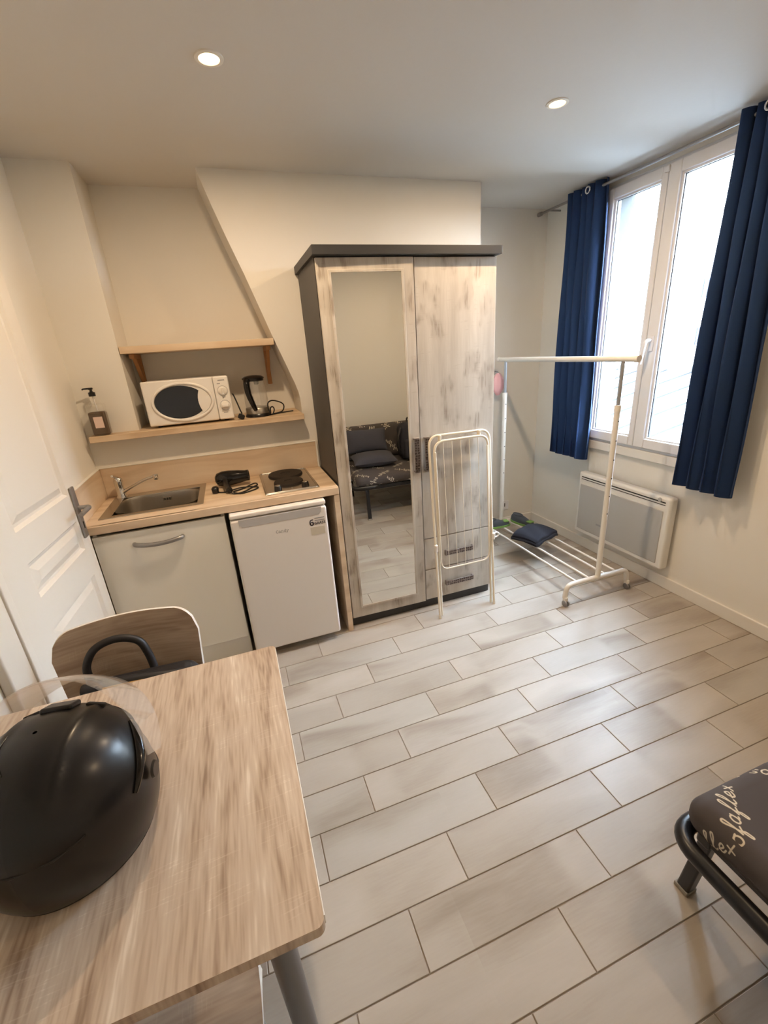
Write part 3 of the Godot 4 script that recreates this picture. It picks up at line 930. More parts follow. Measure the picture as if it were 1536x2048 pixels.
func build_shelves() -> void:
	var lo := obj("wall_shelf", MB.new().rspan(0.03, 1.10, 1.174, 1.204, 0.0, 0.085, 0.002, 1).span(0.247, 1.10, 1.175, 1.204, -0.279, 0.002), M.shelf_wood)
	tag(lo, "long pale wooden shelf carrying microwave, kettle and soap", "shelf")
	var up := thing("bracket_shelf", "short pale wooden shelf on two brackets above the microwave", "shelf", Vector3(0, 1.578, 0))
	obj("board", MB.new().rspan(0.248, 1.000, 0.0, 0.034, -0.278, 0.004, 0.002, 1), M.shelf_wood, up)
	for x in [0.285, 0.972]:
		obj("bracket", MB.new().rspan(x - 0.012, x + 0.012, -0.215, 0.0, -0.279, -0.255, 0.003, 1).rspan(x - 0.012, x + 0.012, -0.024, 0.0, -0.256, -0.06, 0.003, 1).rbox(Vector3(x, -0.085, -0.19), Vector3(0.018, 0.018, 0.19), 0.003, 1, Basis(Vector3.RIGHT, -0.80)), M.pine, up)
	# microwave
	var mw := thing("microwave", "white microwave with dark oval window on the shelf", "microwave", Vector3(0.517, 1.204, 0.0))
	obj("body", MB.new().rspan(-0.205, 0.208, 0.012, 0.234, -0.26, 0.008, 0.006), M.mw_white, mw)
	for q in [[-0.17, -0.02], [0.17, -0.02], [-0.17, -0.22], [0.17, -0.22]]:
		obj("foot", MB.new().lathe([Vector2(0, 0), Vector2(0.012, 0), Vector2(0.014, 0.013), Vector2(0, 0.013)], 12, Transform3D(Basis(), Vector3(q[0], 0, q[1]))), M.black_plastic, mw)
	var fd := obj("door", MB.new().rspan(-0.212, 0.133, 0.011, 0.236, 0.009, 0.030, 0.008, 3), M.mw_white, mw)
	var cp := obj("control_panel", MB.new().rspan(0.1345, 0.212, 0.011, 0.236, 0.009, 0.030, 0.008, 3), M.mw_white, mw)
	# oval rim, proud of the door, and the window within it cut by a crescent pull
	var el := func(cx: float, cy: float, rx: float, ry: float, k: int) -> PackedVector2Array:
		var p := PackedVector2Array()
		for i in k: p.append(Vector2(cx + rx * cos(TAU * i / k), cy + ry * sin(TAU * i / k)))
		return p
	var ring := []
	for i in 48:
		ring.append(Vector3(-0.029 + 0.146 * cos(TAU * i / 48), 0.122 + 0.094 * sin(TAU * i / 48), 0.030))
	obj("oval_rim", MB.new().tube(ring, 0.008, 8, true), M.mw_white, fd)
	var win: PackedVector2Array = el.call(-0.042, 0.122, 0.125, 0.083, 48)
	var cut: PackedVector2Array = el.call(0.150, 0.122, 0.105, 0.115, 48)
	var left := Geometry2D.clip_polygons(win, cut)
	obj("glass", MB.new().extrude(left[0], 0.0295, 0.0315), M.mw_glass, fd)
	var pull := Geometry2D.intersect_polygons(el.call(-0.029, 0.122, 0.137, 0.085, 48), cut)
	obj("pull", MB.new().extrude(pull[0], 0.0295, 0.036), M.mw_white, fd)
	for y in [0.160, 0.085]:
		var kx := Transform3D(Basis(Vector3.RIGHT, PI / 2), Vector3(0.175, y, 0.030))
		obj("dial_ring", MB.new().lathe([Vector2(0.027, 0), Vector2(0.027, 0.0007), Vector2(0.0255, 0.0007), Vector2(0.0255, 0)], 28, kx), M.print_grey, cp)
		var kn := obj("knob", MB.new().lathe([Vector2(0.021, 0), Vector2(0.020, 0.007), Vector2(0.017, 0.009), Vector2(0, 0.009)], 28, kx), M.mw_white, cp)
		if y > 0.1:
			obj("grip", MB.new().rbox(Vector3(0.175, y, 0.044), Vector3(0.008, 0.036, 0.012), 0.003, 2), M.mw_white, kn)
		else:
			obj("grip", MB.new().rbox(Vector3(0.175, y, 0.044), Vector3(0.036, 0.017, 0.013), 0.004, 2), M.mw_white, kn)
	for q in [[0.176, 0.215, 0.034, 0.005], [0.160, 0.198, 0.016, 0.004], [0.176, 0.128, 0.016, 0.004], [0.172, 0.048, 0.022, 0.004]]:
		obj("print_line", MB.new().box(Vector3(q[0], q[1], 0.0302), Vector3(q[2], q[3], 0.0006)), M.print_grey, cp)
	# kettle
	var kt := thing("kettle", "glass electric kettle with black handle beside the microwave", "kettle", Vector3(0.862, 1.204, -0.05))
	obj("base", MB.new().lathe([Vector2(0, 0), Vector2(0.072, 0), Vector2(0.072, 0.010), Vector2(0.066, 0.018), Vector2(0, 0.018)], 32), M.black_plastic, kt)
	obj("heater_ring", MB.new().lathe([Vector2(0.0665, 0.018), Vector2(0.0665, 0.047), Vector2(0.064, 0.050), Vector2(0, 0.050)], 32), M.steel_satin, kt)
	obj("jug", MB.new().lathe([Vector2(0.064, 0.050), Vector2(0.0655, 0.075), Vector2(0.064, 0.12), Vector2(0.058, 0.175), Vector2(0.053, 0.200), Vector2(0.051, 0.200), Vector2(0.056, 0.172), Vector2(0.062, 0.12), Vector2(0.0635, 0.075), Vector2(0.062, 0.052)], 36), M.kettle_glass, kt)
	obj("collar", MB.new().lathe([Vector2(0.050, 0.192), Vector2(0.056, 0.194), Vector2(0.056, 0.206), Vector2(0.050, 0.208)], 32), M.black_plastic, kt)
	obj("lid", MB.new().lathe([Vector2(0.060, 0.204), Vector2(0.061, 0.210), Vector2(0.045, 0.220), Vector2(0.02, 0.224), Vector2(0, 0.225)], 32), M.black_plastic, kt)
	obj("handle", MB.new().tube(smooth_path([Vector3(-0.036, 0.205, 0.040), Vector3(-0.042, 0.180, 0.062), Vector3(-0.040, 0.130, 0.070), Vector3(-0.026, 0.075, 0.068), Vector3(-0.014, 0.040, 0.060)], 5), [0.016, 0.016, 0.017, 0.017, 0.017, 0.017, 0.017, 0.017, 0.017, 0.017, 0.016, 0.016, 0.016, 0.015, 0.015, 0.014, 0.014, 0.013, 0.012, 0.012, 0.012], 12), M.black_gloss, kt)
	obj("spout_filter", MB.new().rbox(Vector3(0.012, 0.185, 0.030), Vector3(0.026, 0.022, 0.02), 0.005), M.black_plastic, kt)
	obj("cord", MB.new().tube(smooth_path([Vector3(0.06, 0.006, 0.02), Vector3(0.075, 0.006, 0.035), Vector3(0.088, 0.03, 0.03), Vector3(0.082, 0.045, 0.02), Vector3(0.068, 0.04, 0.03), Vector3(0.062, 0.015, 0.06), Vector3(0.052, 0.05, 0.065), Vector3(0.060, 0.075, 0.05), Vector3(0.09, 0.08, 0.03), Vector3(0.135, 0.062, 0.01), Vector3(0.148, 0.04, 0.0), Vector3(0.135, 0.012, -0.01), Vector3(0.09, 0.005, 0.01), Vector3(0.08, 0.005, 0.02), Vector3(0.14, 0.006, 0.0), Vector3(0.20, 0.006, -0.02)], 6), 0.0036, 7), M.rubber, kt)
	# plug and flex at the microwave's side
	var pg := thing("power_plug", "black plug on a flex between microwave and kettle", "plug", Vector3(0.752, 1.204, 0.0))
	obj("plug_body", MB.new().rbox(Vector3(0.012, 0.016, 0.03), Vector3(0.034, 0.028, 0.03), 0.008, 3, Basis(Vector3.FORWARD, 0.5)), M.black_plastic, pg)
	obj("flex", MB.new().tube(smooth_path([Vector3(0.018, 0.03, 0.028), Vector3(0.012, 0.05, 0.02), Vector3(0.002, 0.09, -0.01), Vector3(-0.008, 0.125, -0.05), Vector3(-0.012, 0.13, -0.10)], 6), 0.0038, 7), M.rubber, pg)
	# soap bottle
	var sb := thing("soap_bottle", "clear pump bottle of amber soap at the shelf's left end", "bottle", Vector3(0.090, 1.204, 0.048))
	var bz := 0.056
	obj("glass", MB.new().rbox(Vector3(0, 0.078, 0), Vector3(0.079, 0.154, bz), 0.010, 3).lathe([Vector2(0.034, 0.146), Vector2(0.026, 0.160), Vector2(0.014, 0.172), Vector2(0.0115, 0.192), Vector2(0.0115, 0.196)], 24), M.soap_glass, sb)
	obj("soap", MB.new().rbox(Vector3(0, 0.060, 0), Vector3(0.074, 0.112, bz - 0.005), 0.008, 3), M.soap, sb)
	obj("paper_label", MB.new().rbox(Vector3(0.002, 0.066, bz / 2 + 0.0006), Vector3(0.040, 0.054, 0.0012), 0.0005, 1), M.label_paper, sb)
	obj("collar", MB.new().lathe([Vector2(0, 0.190), Vector2(0.015, 0.190), Vector2(0.015, 0.208), Vector2(0.007, 0.212), Vector2(0.005, 0.222), Vector2(0, 0.222)], 20), M.black_plastic, sb)
	obj("pump_head", MB.new().rbox(Vector3(0, 0.226, 0), Vector3(0.020, 0.010, 0.014), 0.003).tube([Vector3(-0.005, 0.227, 0), Vector3(-0.03, 0.227, 0.004), Vector3(-0.036, 0.223, 0.005)], [0.0045, 0.0035, 0.003], 8), M.black_plastic, sb)
	obj("dip_tube", MB.new().tube([Vector3(0, 0.19, 0), Vector3(0.004, 0.118, 0)], 0.003, 8), M.upvc, sb)


# ---------------------------------------------------------------- wardrobe
func build_wardrobe() -> void:
	var w := thing("wardrobe", "two-door wardrobe in distressed pale wood with dark top", "wardrobe", Vector3(0, 0, 0))
	obj("carcass", MB.new().span(1.173, 1.191, 0.0, 1.912, 0.008, 0.444).span(2.072, 2.090, 0.0, 1.912, 0.008, 0.444).span(1.191, 2.072, 0.06, 1.912, 0.008, 0.030).span(1.191, 2.072, 0.05, 0.07, 0.03, 0.444).span(1.191, 2.072, 1.89, 1.912, 0.03, 0.444).span(1.63, 1.646, 0.07, 1.89, 0.03, 0.44), M.anthracite, w)
	obj("cornice", MB.new().rspan(1.158, 2.098, 1.912, 1.950, 0.004, 0.500, 0.002, 1), M.anthracite_top, w)
	obj("plinth", MB.new().span(1.174, 2.080, 0.0, 0.054, 0.40, 0.448), M.anthracite_top, w)
	# mirror door, a hair ajar on its left hinge
	var hinge := Vector3(1.176, 0.0, 0.446)
	var md := Node3D.new()
	md.name = "mirror_door"
	w.add_child(md)
	md.position = hinge
	md.rotation.y = -0.022
	var W := 0.459
	obj("panel", MB.new().rspan(0, W, 0.058, 1.907, 0.0, 0.019, 0.0015, 1), M.drift, md)
	var mx0 := 0.060; var mx1 := 0.399; var my0 := 0.128; var my1 := 1.850
	var fm := MB.new()
	fm.rspan(mx0 - 0.010, mx0 + 0.004, my0 - 0.01, my1 + 0.01, 0.018, 0.0245, 0.003).rspan(mx1 - 0.004, mx1 + 0.010, my0 - 0.01, my1 + 0.01, 0.018, 0.0245, 0.003)
	fm.rspan(mx0, mx1, my0 - 0.010, my0 + 0.004, 0.018, 0.0245, 0.003).rspan(mx0, mx1, my1 - 0.004, my1 + 0.010, 0.018, 0.0245, 0.003)
	obj("mirror_frame", fm, M.drift, md)
	obj("mirror", MB.new().span(mx0, mx1, my0, my1, 0.0185, 0.0215), M.mirror, md)
	handle_bar(md, Vector3(0.434, 0.972, 0.019), false)
	var rd := obj("door", MB.new().rspan(1.6425, 2.089, 0.466, 1.907, 0.446, 0.465, 0.0015, 1), M.drift, w)
	handle_bar(rd, Vector3(1.674, 0.968, 0.465), false)
	for q in [[0.263, 0.460], [0.058, 0.257]]:
		var d := obj("drawer", MB.new().rspan(1.6425, 2.089, q[0], q[1], 0.446, 0.465, 0.0015, 1), M.drift, w)
		handle_bar(d, Vector3(1.865, (q[0] + q[1]) / 2 - 0.008, 0.465), true)

func handle_bar(parent: Node3D, at: Vector3, flat: bool) -> void:
	# embossed metal strap handle
	var L := 0.19
	var b := MB.new()
	var B := Basis(Vector3(0, 0, 1), PI / 2) if flat else Basis()
	b.rbox(at + Vector3(0, 0, 0.018), Vector3(0.030, L, 0.006), 0.002, 1, B)
	for s in [-1.0, 1.0]:
		b.rbox(at + B * Vector3(0, s * (L / 2 - 0.006), 0.009), Vector3(0.030, 0.010, 0.020), 0.002, 1, B)
	var h := obj("handle", b, M.anthracite, parent)
	h.material_override = M.handle_metal if M.has("handle_metal") else mat("handle_metal", c8(150, 142, 138), 0.3, 0.85)
	var rg := RandomNumberGenerator.new(); rg.seed = 3
	var e := MB.new()
	for i in 13:
		for j in 2:
			var p := Vector3((j - 0.5) * 0.014 + rg.randf_range(-0.002, 0.002), (i - 6) * 0.0138 + rg.randf_range(-0.002, 0.002), 0.0212)
			e.rbox(at + B * p, Vector3(rg.randf_range(0.008, 0.012), rg.randf_range(0.008, 0.012), 0.003), 0.0014, 1, B * Basis(Vector3(0, 0, 1), rg.randf_range(-0.5, 0.5)))
	var eo := obj("embossing", e, M.iron_scale if M.has("iron_scale") else mat("iron_scale", c8(92, 84, 82), 0.3, 0.8), h)
	eo.set_meta("kind", "stuff")


# ---------------------------------------------------------------- radiator, curtains
func build_radiator() -> void:
	var r := thing("radiator", "white wall-mounted electric panel heater under the window", "radiator", Vector3(3.0, 0.14, 0.535))
	var h := 0.46
	obj("casing", MB.new().rspan(0.004, 0.066, 0.0, h, -0.362, 0.362, 0.016, 4), M.rad_white, r)
	obj("grill_panel", MB.new().rspan(-0.001, 0.008, 0.035, h - 0.085, -0.335, 0.325, 0.004), M.rad_grill, r)
	for y in [h - 0.036, h - 0.050]:
		obj("air_slot", MB.new().rspan(0.0015, 0.006, y, y + (0.007 if y > h - 0.04 else 0.004), -0.330, 0.330, 0.001, 1), M.slot, r)
	obj("control_dial", MB.new().lathe([Vector2(0, 0.006), Vector2(0.012, 0.006), Vector2(0.013, 0)], 18, Transform3D(Basis(Vector3(0, 0, 1), PI / 2), Vector3(0.006, h - 0.022, 0.29))), M.rad_grill, r)
	for z in [-0.2, 0.2]:
		obj("wall_bracket", MB.new().span(0.06, 0.0795, 0.1, 0.36, z - 0.015, z + 0.015), M.grey_metal, r)
	obj("badge", MB.new().box(Vector3(-0.0026, 0.12, -0.13), Vector3(0.001, 0.012, 0.05)), M.print_grey, r)


func build_curtains() -> void:
	var rd := thing("curtain_rod", "thin grey metal curtain rod along the ceiling edge", "curtain rod", Vector3(2.985, 2.322, 0))
	obj("rod", MB.new().tube([Vector3(0, 0, -0.39), Vector3(0, 0, 1.62)], 0.008, 12), M.grey_metal, rd)
	obj("finial", MB.new().lathe([Vector2(0, -0.02), Vector2(0.012, -0.02), Vector2(0.013, 0.0), Vector2(0.012, 0.018), Vector2(0, 0.02)], 16, Transform3D(Basis(Vector3.RIGHT, PI / 2), Vector3(0, 0, -0.392))), M.grey_metal, rd)
	for z in [-0.30, 1.30]:
		obj("support", MB.new().tube([Vector3(0, 0, z), Vector3(0.094, 0, z)], 0.006, 8), M.grey_metal, rd)
	curtain("navy blue curtain drawn back on the wardrobe side of window", -0.088, 0.195, -0.112, 0.232, 0.700, 5, 3)
	curtain("navy blue curtain drawn back on the sofa side of window", 0.945, 1.165, 0.903, 1.215, 0.702, 4, 9)

func curtain(label: String, zt0: float, zt1: float, zb0: float, zb1: float, yb: float, folds: int, sd: int) -> void:
	var c := thing("curtain", label, "curtain", Vector3(2.985, 0, 0), "navy curtains")
	var rg := RandomNumberGenerator.new(); rg.seed = sd
	var ph := []
	for i in folds * 2 + 2: ph.append(rg.randf_range(0.75, 1.25))
	var f := func(u: float, v: float) -> Vector3:
		var z := lerpf(lerpf(zb0, zt0, v), lerpf(zb1, zt1, v), u)
		var k := int(u * folds)
		var amp: float = 0.030 * ph[k] * lerpf(1.1, 0.95, v)
		var x := -amp * sin(u * folds * TAU + 0.35 * sin(v * 4.0 + sd)) + 0.006 * sin(v * 9.0 + u * 13.0)
		z += 0.010 * sin(u * folds * TAU * 2.0 + v * 2.0)
		var y := lerpf(yb, 2.352, v)
		if v < 0.02: y += 0.008 * sin(u * folds * TAU + 1.0)
		return Vector3(x, y, z)
	obj("cloth", MB.new().sheet(folds * 16, 44, f, 0.004), M.curtain, c)
	for i in [folds - 2]:
		var u: float = (i + 0.25) / folds
		var p: Vector3 = f.call(u, (2.322 - yb) / (2.352 - yb))
		var ring := []
		for k in 20:
			ring.append(Vector3(p.x - 0.003, 2.322 + 0.017 * sin(TAU * k / 20), p.z + 0.017 * cos(TAU * k / 20)))
		obj("eyelet", MB.new().tube(ring, 0.005, 8, true), M.chrome, c)


# ---------------------------------------------------------------- sofa
func build_sofa() -> void:
	var s := thing("sofa_bed", "grey sofa bed printed with handwriting on black tube frame", "sofa", Vector3(1.615, 0, 2.09))
	var L := 1.40
	obj("seat_cushion", MB.new().rbox(Vector3(L / 2, 0.375, 0.37), Vector3(L, 0.10, 0.74), 0.045, 4).map_box(1.2), M.sofa, s)
	obj("back_cushion", MB.new().rbox(Vector3(L / 2, 0.60, 0.735), Vector3(L, 0.36, 0.11), 0.05, 4, Basis(Vector3.RIGHT, 0.16)).map_box(1.2), M.sofa, s)
	for e in [0.0, 1.0]:
		var x := -0.028 if e == 0.0 else L + 0.028
		var sx := 1.0 if e == 0.0 else -1.0
		obj("side_frame", MB.new().tube(fillet([Vector3(x + sx * 0.22, 0.318, 0.01), Vector3(x, 0.318, 0.01), Vector3(x, 0.318, 0.80), Vector3(x + sx * 0.22, 0.318, 0.80)], 0.07, 8), 0.021, 14), M.frame_black, s)
		for z in [0.0, 0.74]:
			var g := obj("leg", MB.new().rbox(Vector3(x + sx * 0.125, 0.155, z + (0.02 if z == 0.0 else 0.0)), Vector3(0.034, 0.30, 0.034), 0.006, 2, Basis(Vector3.RIGHT, 0.10 if z == 0.0 else -0.1)), M.frame_black, s)
			obj("foot_cap", MB.new().rbox(Vector3(x + sx * 0.125, 0.007, z + (0.004 if z == 0.0 else 0.016)), Vector3(0.040, 0.014, 0.040), 0.003), M.cap_grey, g)
		obj("inner_rail", MB.new().rspan(x + sx * 0.075 - 0.012, x + sx * 0.075 + 0.012, 0.295, 0.324, 0.04, 0.74, 0.005), M.frame_black, s)
	obj("front_rail", MB.new().rspan(0.03, L - 0.03, 0.285, 0.322, 0.03, 0.065, 0.008), M.frame_black, s)
	obj("rear_rail", MB.new().rspan(0.03, L - 0.03, 0.285, 0.322, 0.68, 0.715, 0.008), M.frame_black, s)
	for k in 9:
		obj("slat", MB.new().rspan(0.1 + k * 0.145, 0.15 + k * 0.145, 0.318, 0.328, 0.03, 0.71, 0.003, 1), M.frame_black, s)
	# cushions and backpack, seen in the mirror
	pillow("dark grey cushion leaning on the sofa back, upper of two", Vector3(1.88, 0.645, 2.67), Vector3(0.42, 0.24, 0.12), Basis(Vector3.UP, 0.10) * Basis(Vector3.RIGHT, 0.30))
	pillow("dark grey cushion lying on the sofa seat, lower of two", Vector3(1.89, 0.497, 2.47), Vector3(0.44, 0.13, 0.28), Basis(Vector3.UP, 0.05) * Basis(Vector3.RIGHT, -0.12))
	var bp := thing("backpack", "dark backpack standing on the sofa against its back", "backpack", Vector3(2.34, 0.427, 2.56))
	obj("body", MB.new().rbox(Vector3(0, 0.19, 0), Vector3(0.30, 0.38, 0.17), 0.075, 5, Basis(Vector3.RIGHT, 0.14)), M.backpack, bp)
	obj("front_pocket", MB.new().rbox(Vector3(0, 0.12, -0.085), Vector3(0.24, 0.20, 0.07), 0.032, 4, Basis(Vector3.RIGHT, 0.14)), M.backpack, bp)
	obj("top_loop", MB.new().tube(smooth_path([Vector3(-0.04, 0.375, 0.03), Vector3(-0.03, 0.415, 0.035), Vector3(0.03, 0.415, 0.035), Vector3(0.04, 0.375, 0.03)], 5), 0.009, 8), M.bag_black, bp)
	obj("strap", MB.new().tube(smooth_path([Vector3(-0.13, 0.33, -0.03), Vector3(-0.18, 0.22, -0.08), Vector3(-0.16, 0.08, -0.06), Vector3(-0.12, 0.03, -0.03)], 5), 0.014, 8), M.bag_black, bp)

func pillow(label: String, at: Vector3, s: Vector3, b: Basis) -> void:
	var m := MB.new()
	for sg in [-1.0, 1.0]:
		var f := func(u: float, v: float) -> Vector3:
			var x := u * 2.0 - 1.0; var y := v * 2.0 - 1.0
			var e := pow(maxf(0.0, (1.0 - pow(absf(x), 2.6)) * (1.0 - pow(absf(y), 2.6))), 0.55)
			var q := 1.0 - 0.07 * (1.0 - absf(x)) * (absf(y)) 
			var q2 := 1.0 - 0.07 * (1.0 - absf(y)) * (absf(x))
			var thin := s.y < s.z
			if thin:
				return at + b * Vector3(x * s.x * 0.5 * q2, sg * s.y * 0.5 * e, y * s.z * 0.5 * q)
			return at + b * Vector3(x * s.x * 0.5 * q2, y * s.y * 0.5 * q, sg * s.z * 0.5 * e)
		m.surf(22, 22, f, (sg > 0) == (s.y < s.z))
	var o := obj(numbered("cushion"), m, M.cushion_grey)
	tag(o, label, "cushion", "grey cushions on the sofa")


# ---------------------------------------------------------------- table, chairs
func build_table() -> void:
	var t := thing("dining_table", "square oak-effect table with grey metal legs", "table", Vector3(0, 0, 0))
	var x0 := 0.022; var x1 := 0.717; var z0 := 1.506; var z1 := 2.192
	var r := 0.012
	var poly := PackedVector2Array()
	for q in [[x1 - r, z0 + r, -PI / 2], [x1 - r, z1 - r, 0.0], [x0 + r, z1 - r, PI / 2], [x0 + r, z0 + r, PI]]:
		for k in 6:
			var a: float = q[2] + PI / 2 * k / 5.0
			poly.append(Vector2(q[0] + r * cos(a), q[1] + r * sin(a)))
	# lay the xz outline down: extrude along -y
	var lay := Transform3D(Basis(Vector3(1, 0, 0), Vector3(0, 0, 1), Vector3(0, -1, 0)), Vector3(0, 0.75, 0))
	obj("tabletop", MB.new().extrude(poly, 0.0, 0.020, lay), M.table_wood, t)
	# pale edging strip along the right edge
	obj("edge_band", MB.new().rspan(x1 - 0.0005, x1 + 0.0018, 0.731, 0.7504, z0 + 0.012, z1 - 0.012, 0.0008, 1), M.white_edge, t)
	obj("underframe", MB.new().span(0.10, 0.64, 0.695, 0.7295, 1.565, 1.585).span(0.10, 0.64, 0.695, 0.7295, 2.113, 2.133).span(0.10, 0.12, 0.695, 0.7295, 1.585, 2.113).span(0.62, 0.64, 0.695, 0.7295, 1.585, 2.113), M.leg_grey, t)
	for q in [[0.640, 2.118, 0.668, 2.160], [0.640, 1.580, 0.700, 1.522], [0.10, 2.118, 0.075, 2.16], [0.10, 1.58, 0.07, 1.53]]:
		var a := Vector3(q[0], 0.7295, q[1])
		var b := Vector3(q[2], 0.0, q[3])
		var g := obj("leg", MB.new().tube([a, a.lerp(b, 0.5), a.lerp(b, 0.985)], [0.0225, 0.0195, 0.0165], 18), M.leg_grey, t)
		obj("foot_cap", MB.new().tube([a.lerp(b, 0.98), b], 0.0172, 14), M.rubber, g)


func chair(label: String, at: Vector3, turn: float) -> Node3D:
	# local: faces -z, seat centre at origin, floor at y = 0
	var c := thing("chair", label, "chair", at, "wooden dining chairs")
	c.rotation.y = turn
	var back := func(u: float, v: float) -> Vector3:
		var x := (u * 2.0 - 1.0)
		var w := 0.207
		var round_ := 0.30
		var ax := absf(x)
		var top := 0.0
		var e := clampf((ax - (1.0 - round_)) / round_, 0.0, 1.0)
		top = 0.075 * (1.0 - sqrt(1.0 - e * e))
		var y0 := 0.455 + 0.6 * top
		var y1 := 0.775 - top + 0.012 * (1.0 - x * x)
		var y := lerpf(y0, y1, v)
		return Vector3(x * w * lerpf(0.93, 1.0, v), y, 0.205 + 0.10 * (y - 0.45) - 0.035 * x * x)
	obj("backrest", MB.new().sheet(36, 10, back, 0.011, true, false), M.laminate, c)
	obj("backrest_edge", MB.new().sheet(36, 10, back, 0.0112, false, true), M.white_edge, c)
	var seat := func(u: float, v: float) -> Vector3:
		var x := u * 2.0 - 1.0
		var e := clampf((absf(x) - 0.72) / 0.28, 0.0, 1.0)
		var inn := 0.06 * (1.0 - sqrt(1.0 - e * e))
		var z := lerpf(-0.205 + inn, 0.195 - inn, v)
		return Vector3(x * 0.205, 0.452 - 0.012 * (1.0 - x * x) * 0.5 - 0.02 * pow(clampf((-z - 0.12) / 0.085, 0, 1), 2.0), z)
	obj("seat", MB.new().sheet(32, 12, seat, 0.011, true, false), M.laminate, c)
	obj("seat_edge", MB.new().sheet(32, 12, seat, 0.0112, false, true), M.white_edge, c)
	for s in [-1.0, 1.0]:
		obj("leg", MB.new().tube([Vector3(s * 0.15, 0.44, -0.15), Vector3(s * 0.185, 0.004, -0.19)], [0.012, 0.009], 12), M.leg_grey, c)
		obj("leg", MB.new().tube([Vector3(s * 0.15, 0.44, 0.15), Vector3(s * 0.185, 0.004, 0.215)], [0.012, 0.009], 12), M.leg_grey, c)
		obj("back_post", MB.new().tube(fillet([Vector3(s * 0.13, 0.435, 0.12), Vector3(s * 0.13, 0.435, 0.215), Vector3(s * 0.13, 0.66, 0.236)], 0.05, 5), 0.009, 10), M.leg_grey, c)
	obj("seat_frame", MB.new().tube([Vector3(-0.15, 0.437, -0.15), Vector3(0.15, 0.437, -0.15), Vector3(0.15, 0.437, 0.15), Vector3(-0.15, 0.437, 0.15)], 0.008, 8, true), M.leg_grey, c)
	return c

func build_chairs() -> void:
	chair("wooden chair with rounded back holding the black handbag", Vector3(0.285, 0, 1.43), PI)
	chair("wooden chair at the near side of table, seat showing", Vector3(0.383, 0, 2.20), 0.0)
	# handbag on the far chair
	var b := thing("handbag", "black handbag with arched handle on the far chair", "handbag", Vector3(0.30, 0.460, 1.355))
	obj("body", MB.new().rbox(Vector3(0.02, 0.100, 0), Vector3(0.33, 0.196, 0.12), 0.045, 5, Basis(Vector3(0, 0, 1), -0.04)), M.bag_black, b)
	obj("flap_roll", MB.new().tube(smooth_path([Vector3(-0.12, 0.195, 0.0), Vector3(-0.02, 0.206, 0.02), Vector3(0.08, 0.200, 0.03), Vector3(0.175, 0.175, 0.02)], 6), 0.018, 12), M.bag_black, b)
	obj("zip", MB.new().tube(smooth_path([Vector3(-0.06, 0.210, 0.035), Vector3(0.02, 0.212, 0.042), Vector3(0.10, 0.205, 0.042)], 6), 0.004, 8), M.gold, b)
	obj("handle", MB.new().tube(smooth_path([Vector3(-0.118, 0.165, -0.055), Vector3(-0.122, 0.225, -0.07), Vector3(-0.09, 0.275, -0.078), Vector3(-0.03, 0.292, -0.08), Vector3(0.025, 0.272, -0.078), Vector3(0.045, 0.225, -0.07), Vector3(0.055, 0.165, -0.055)], 6), 0.0115, 12), M.bag_black, b)


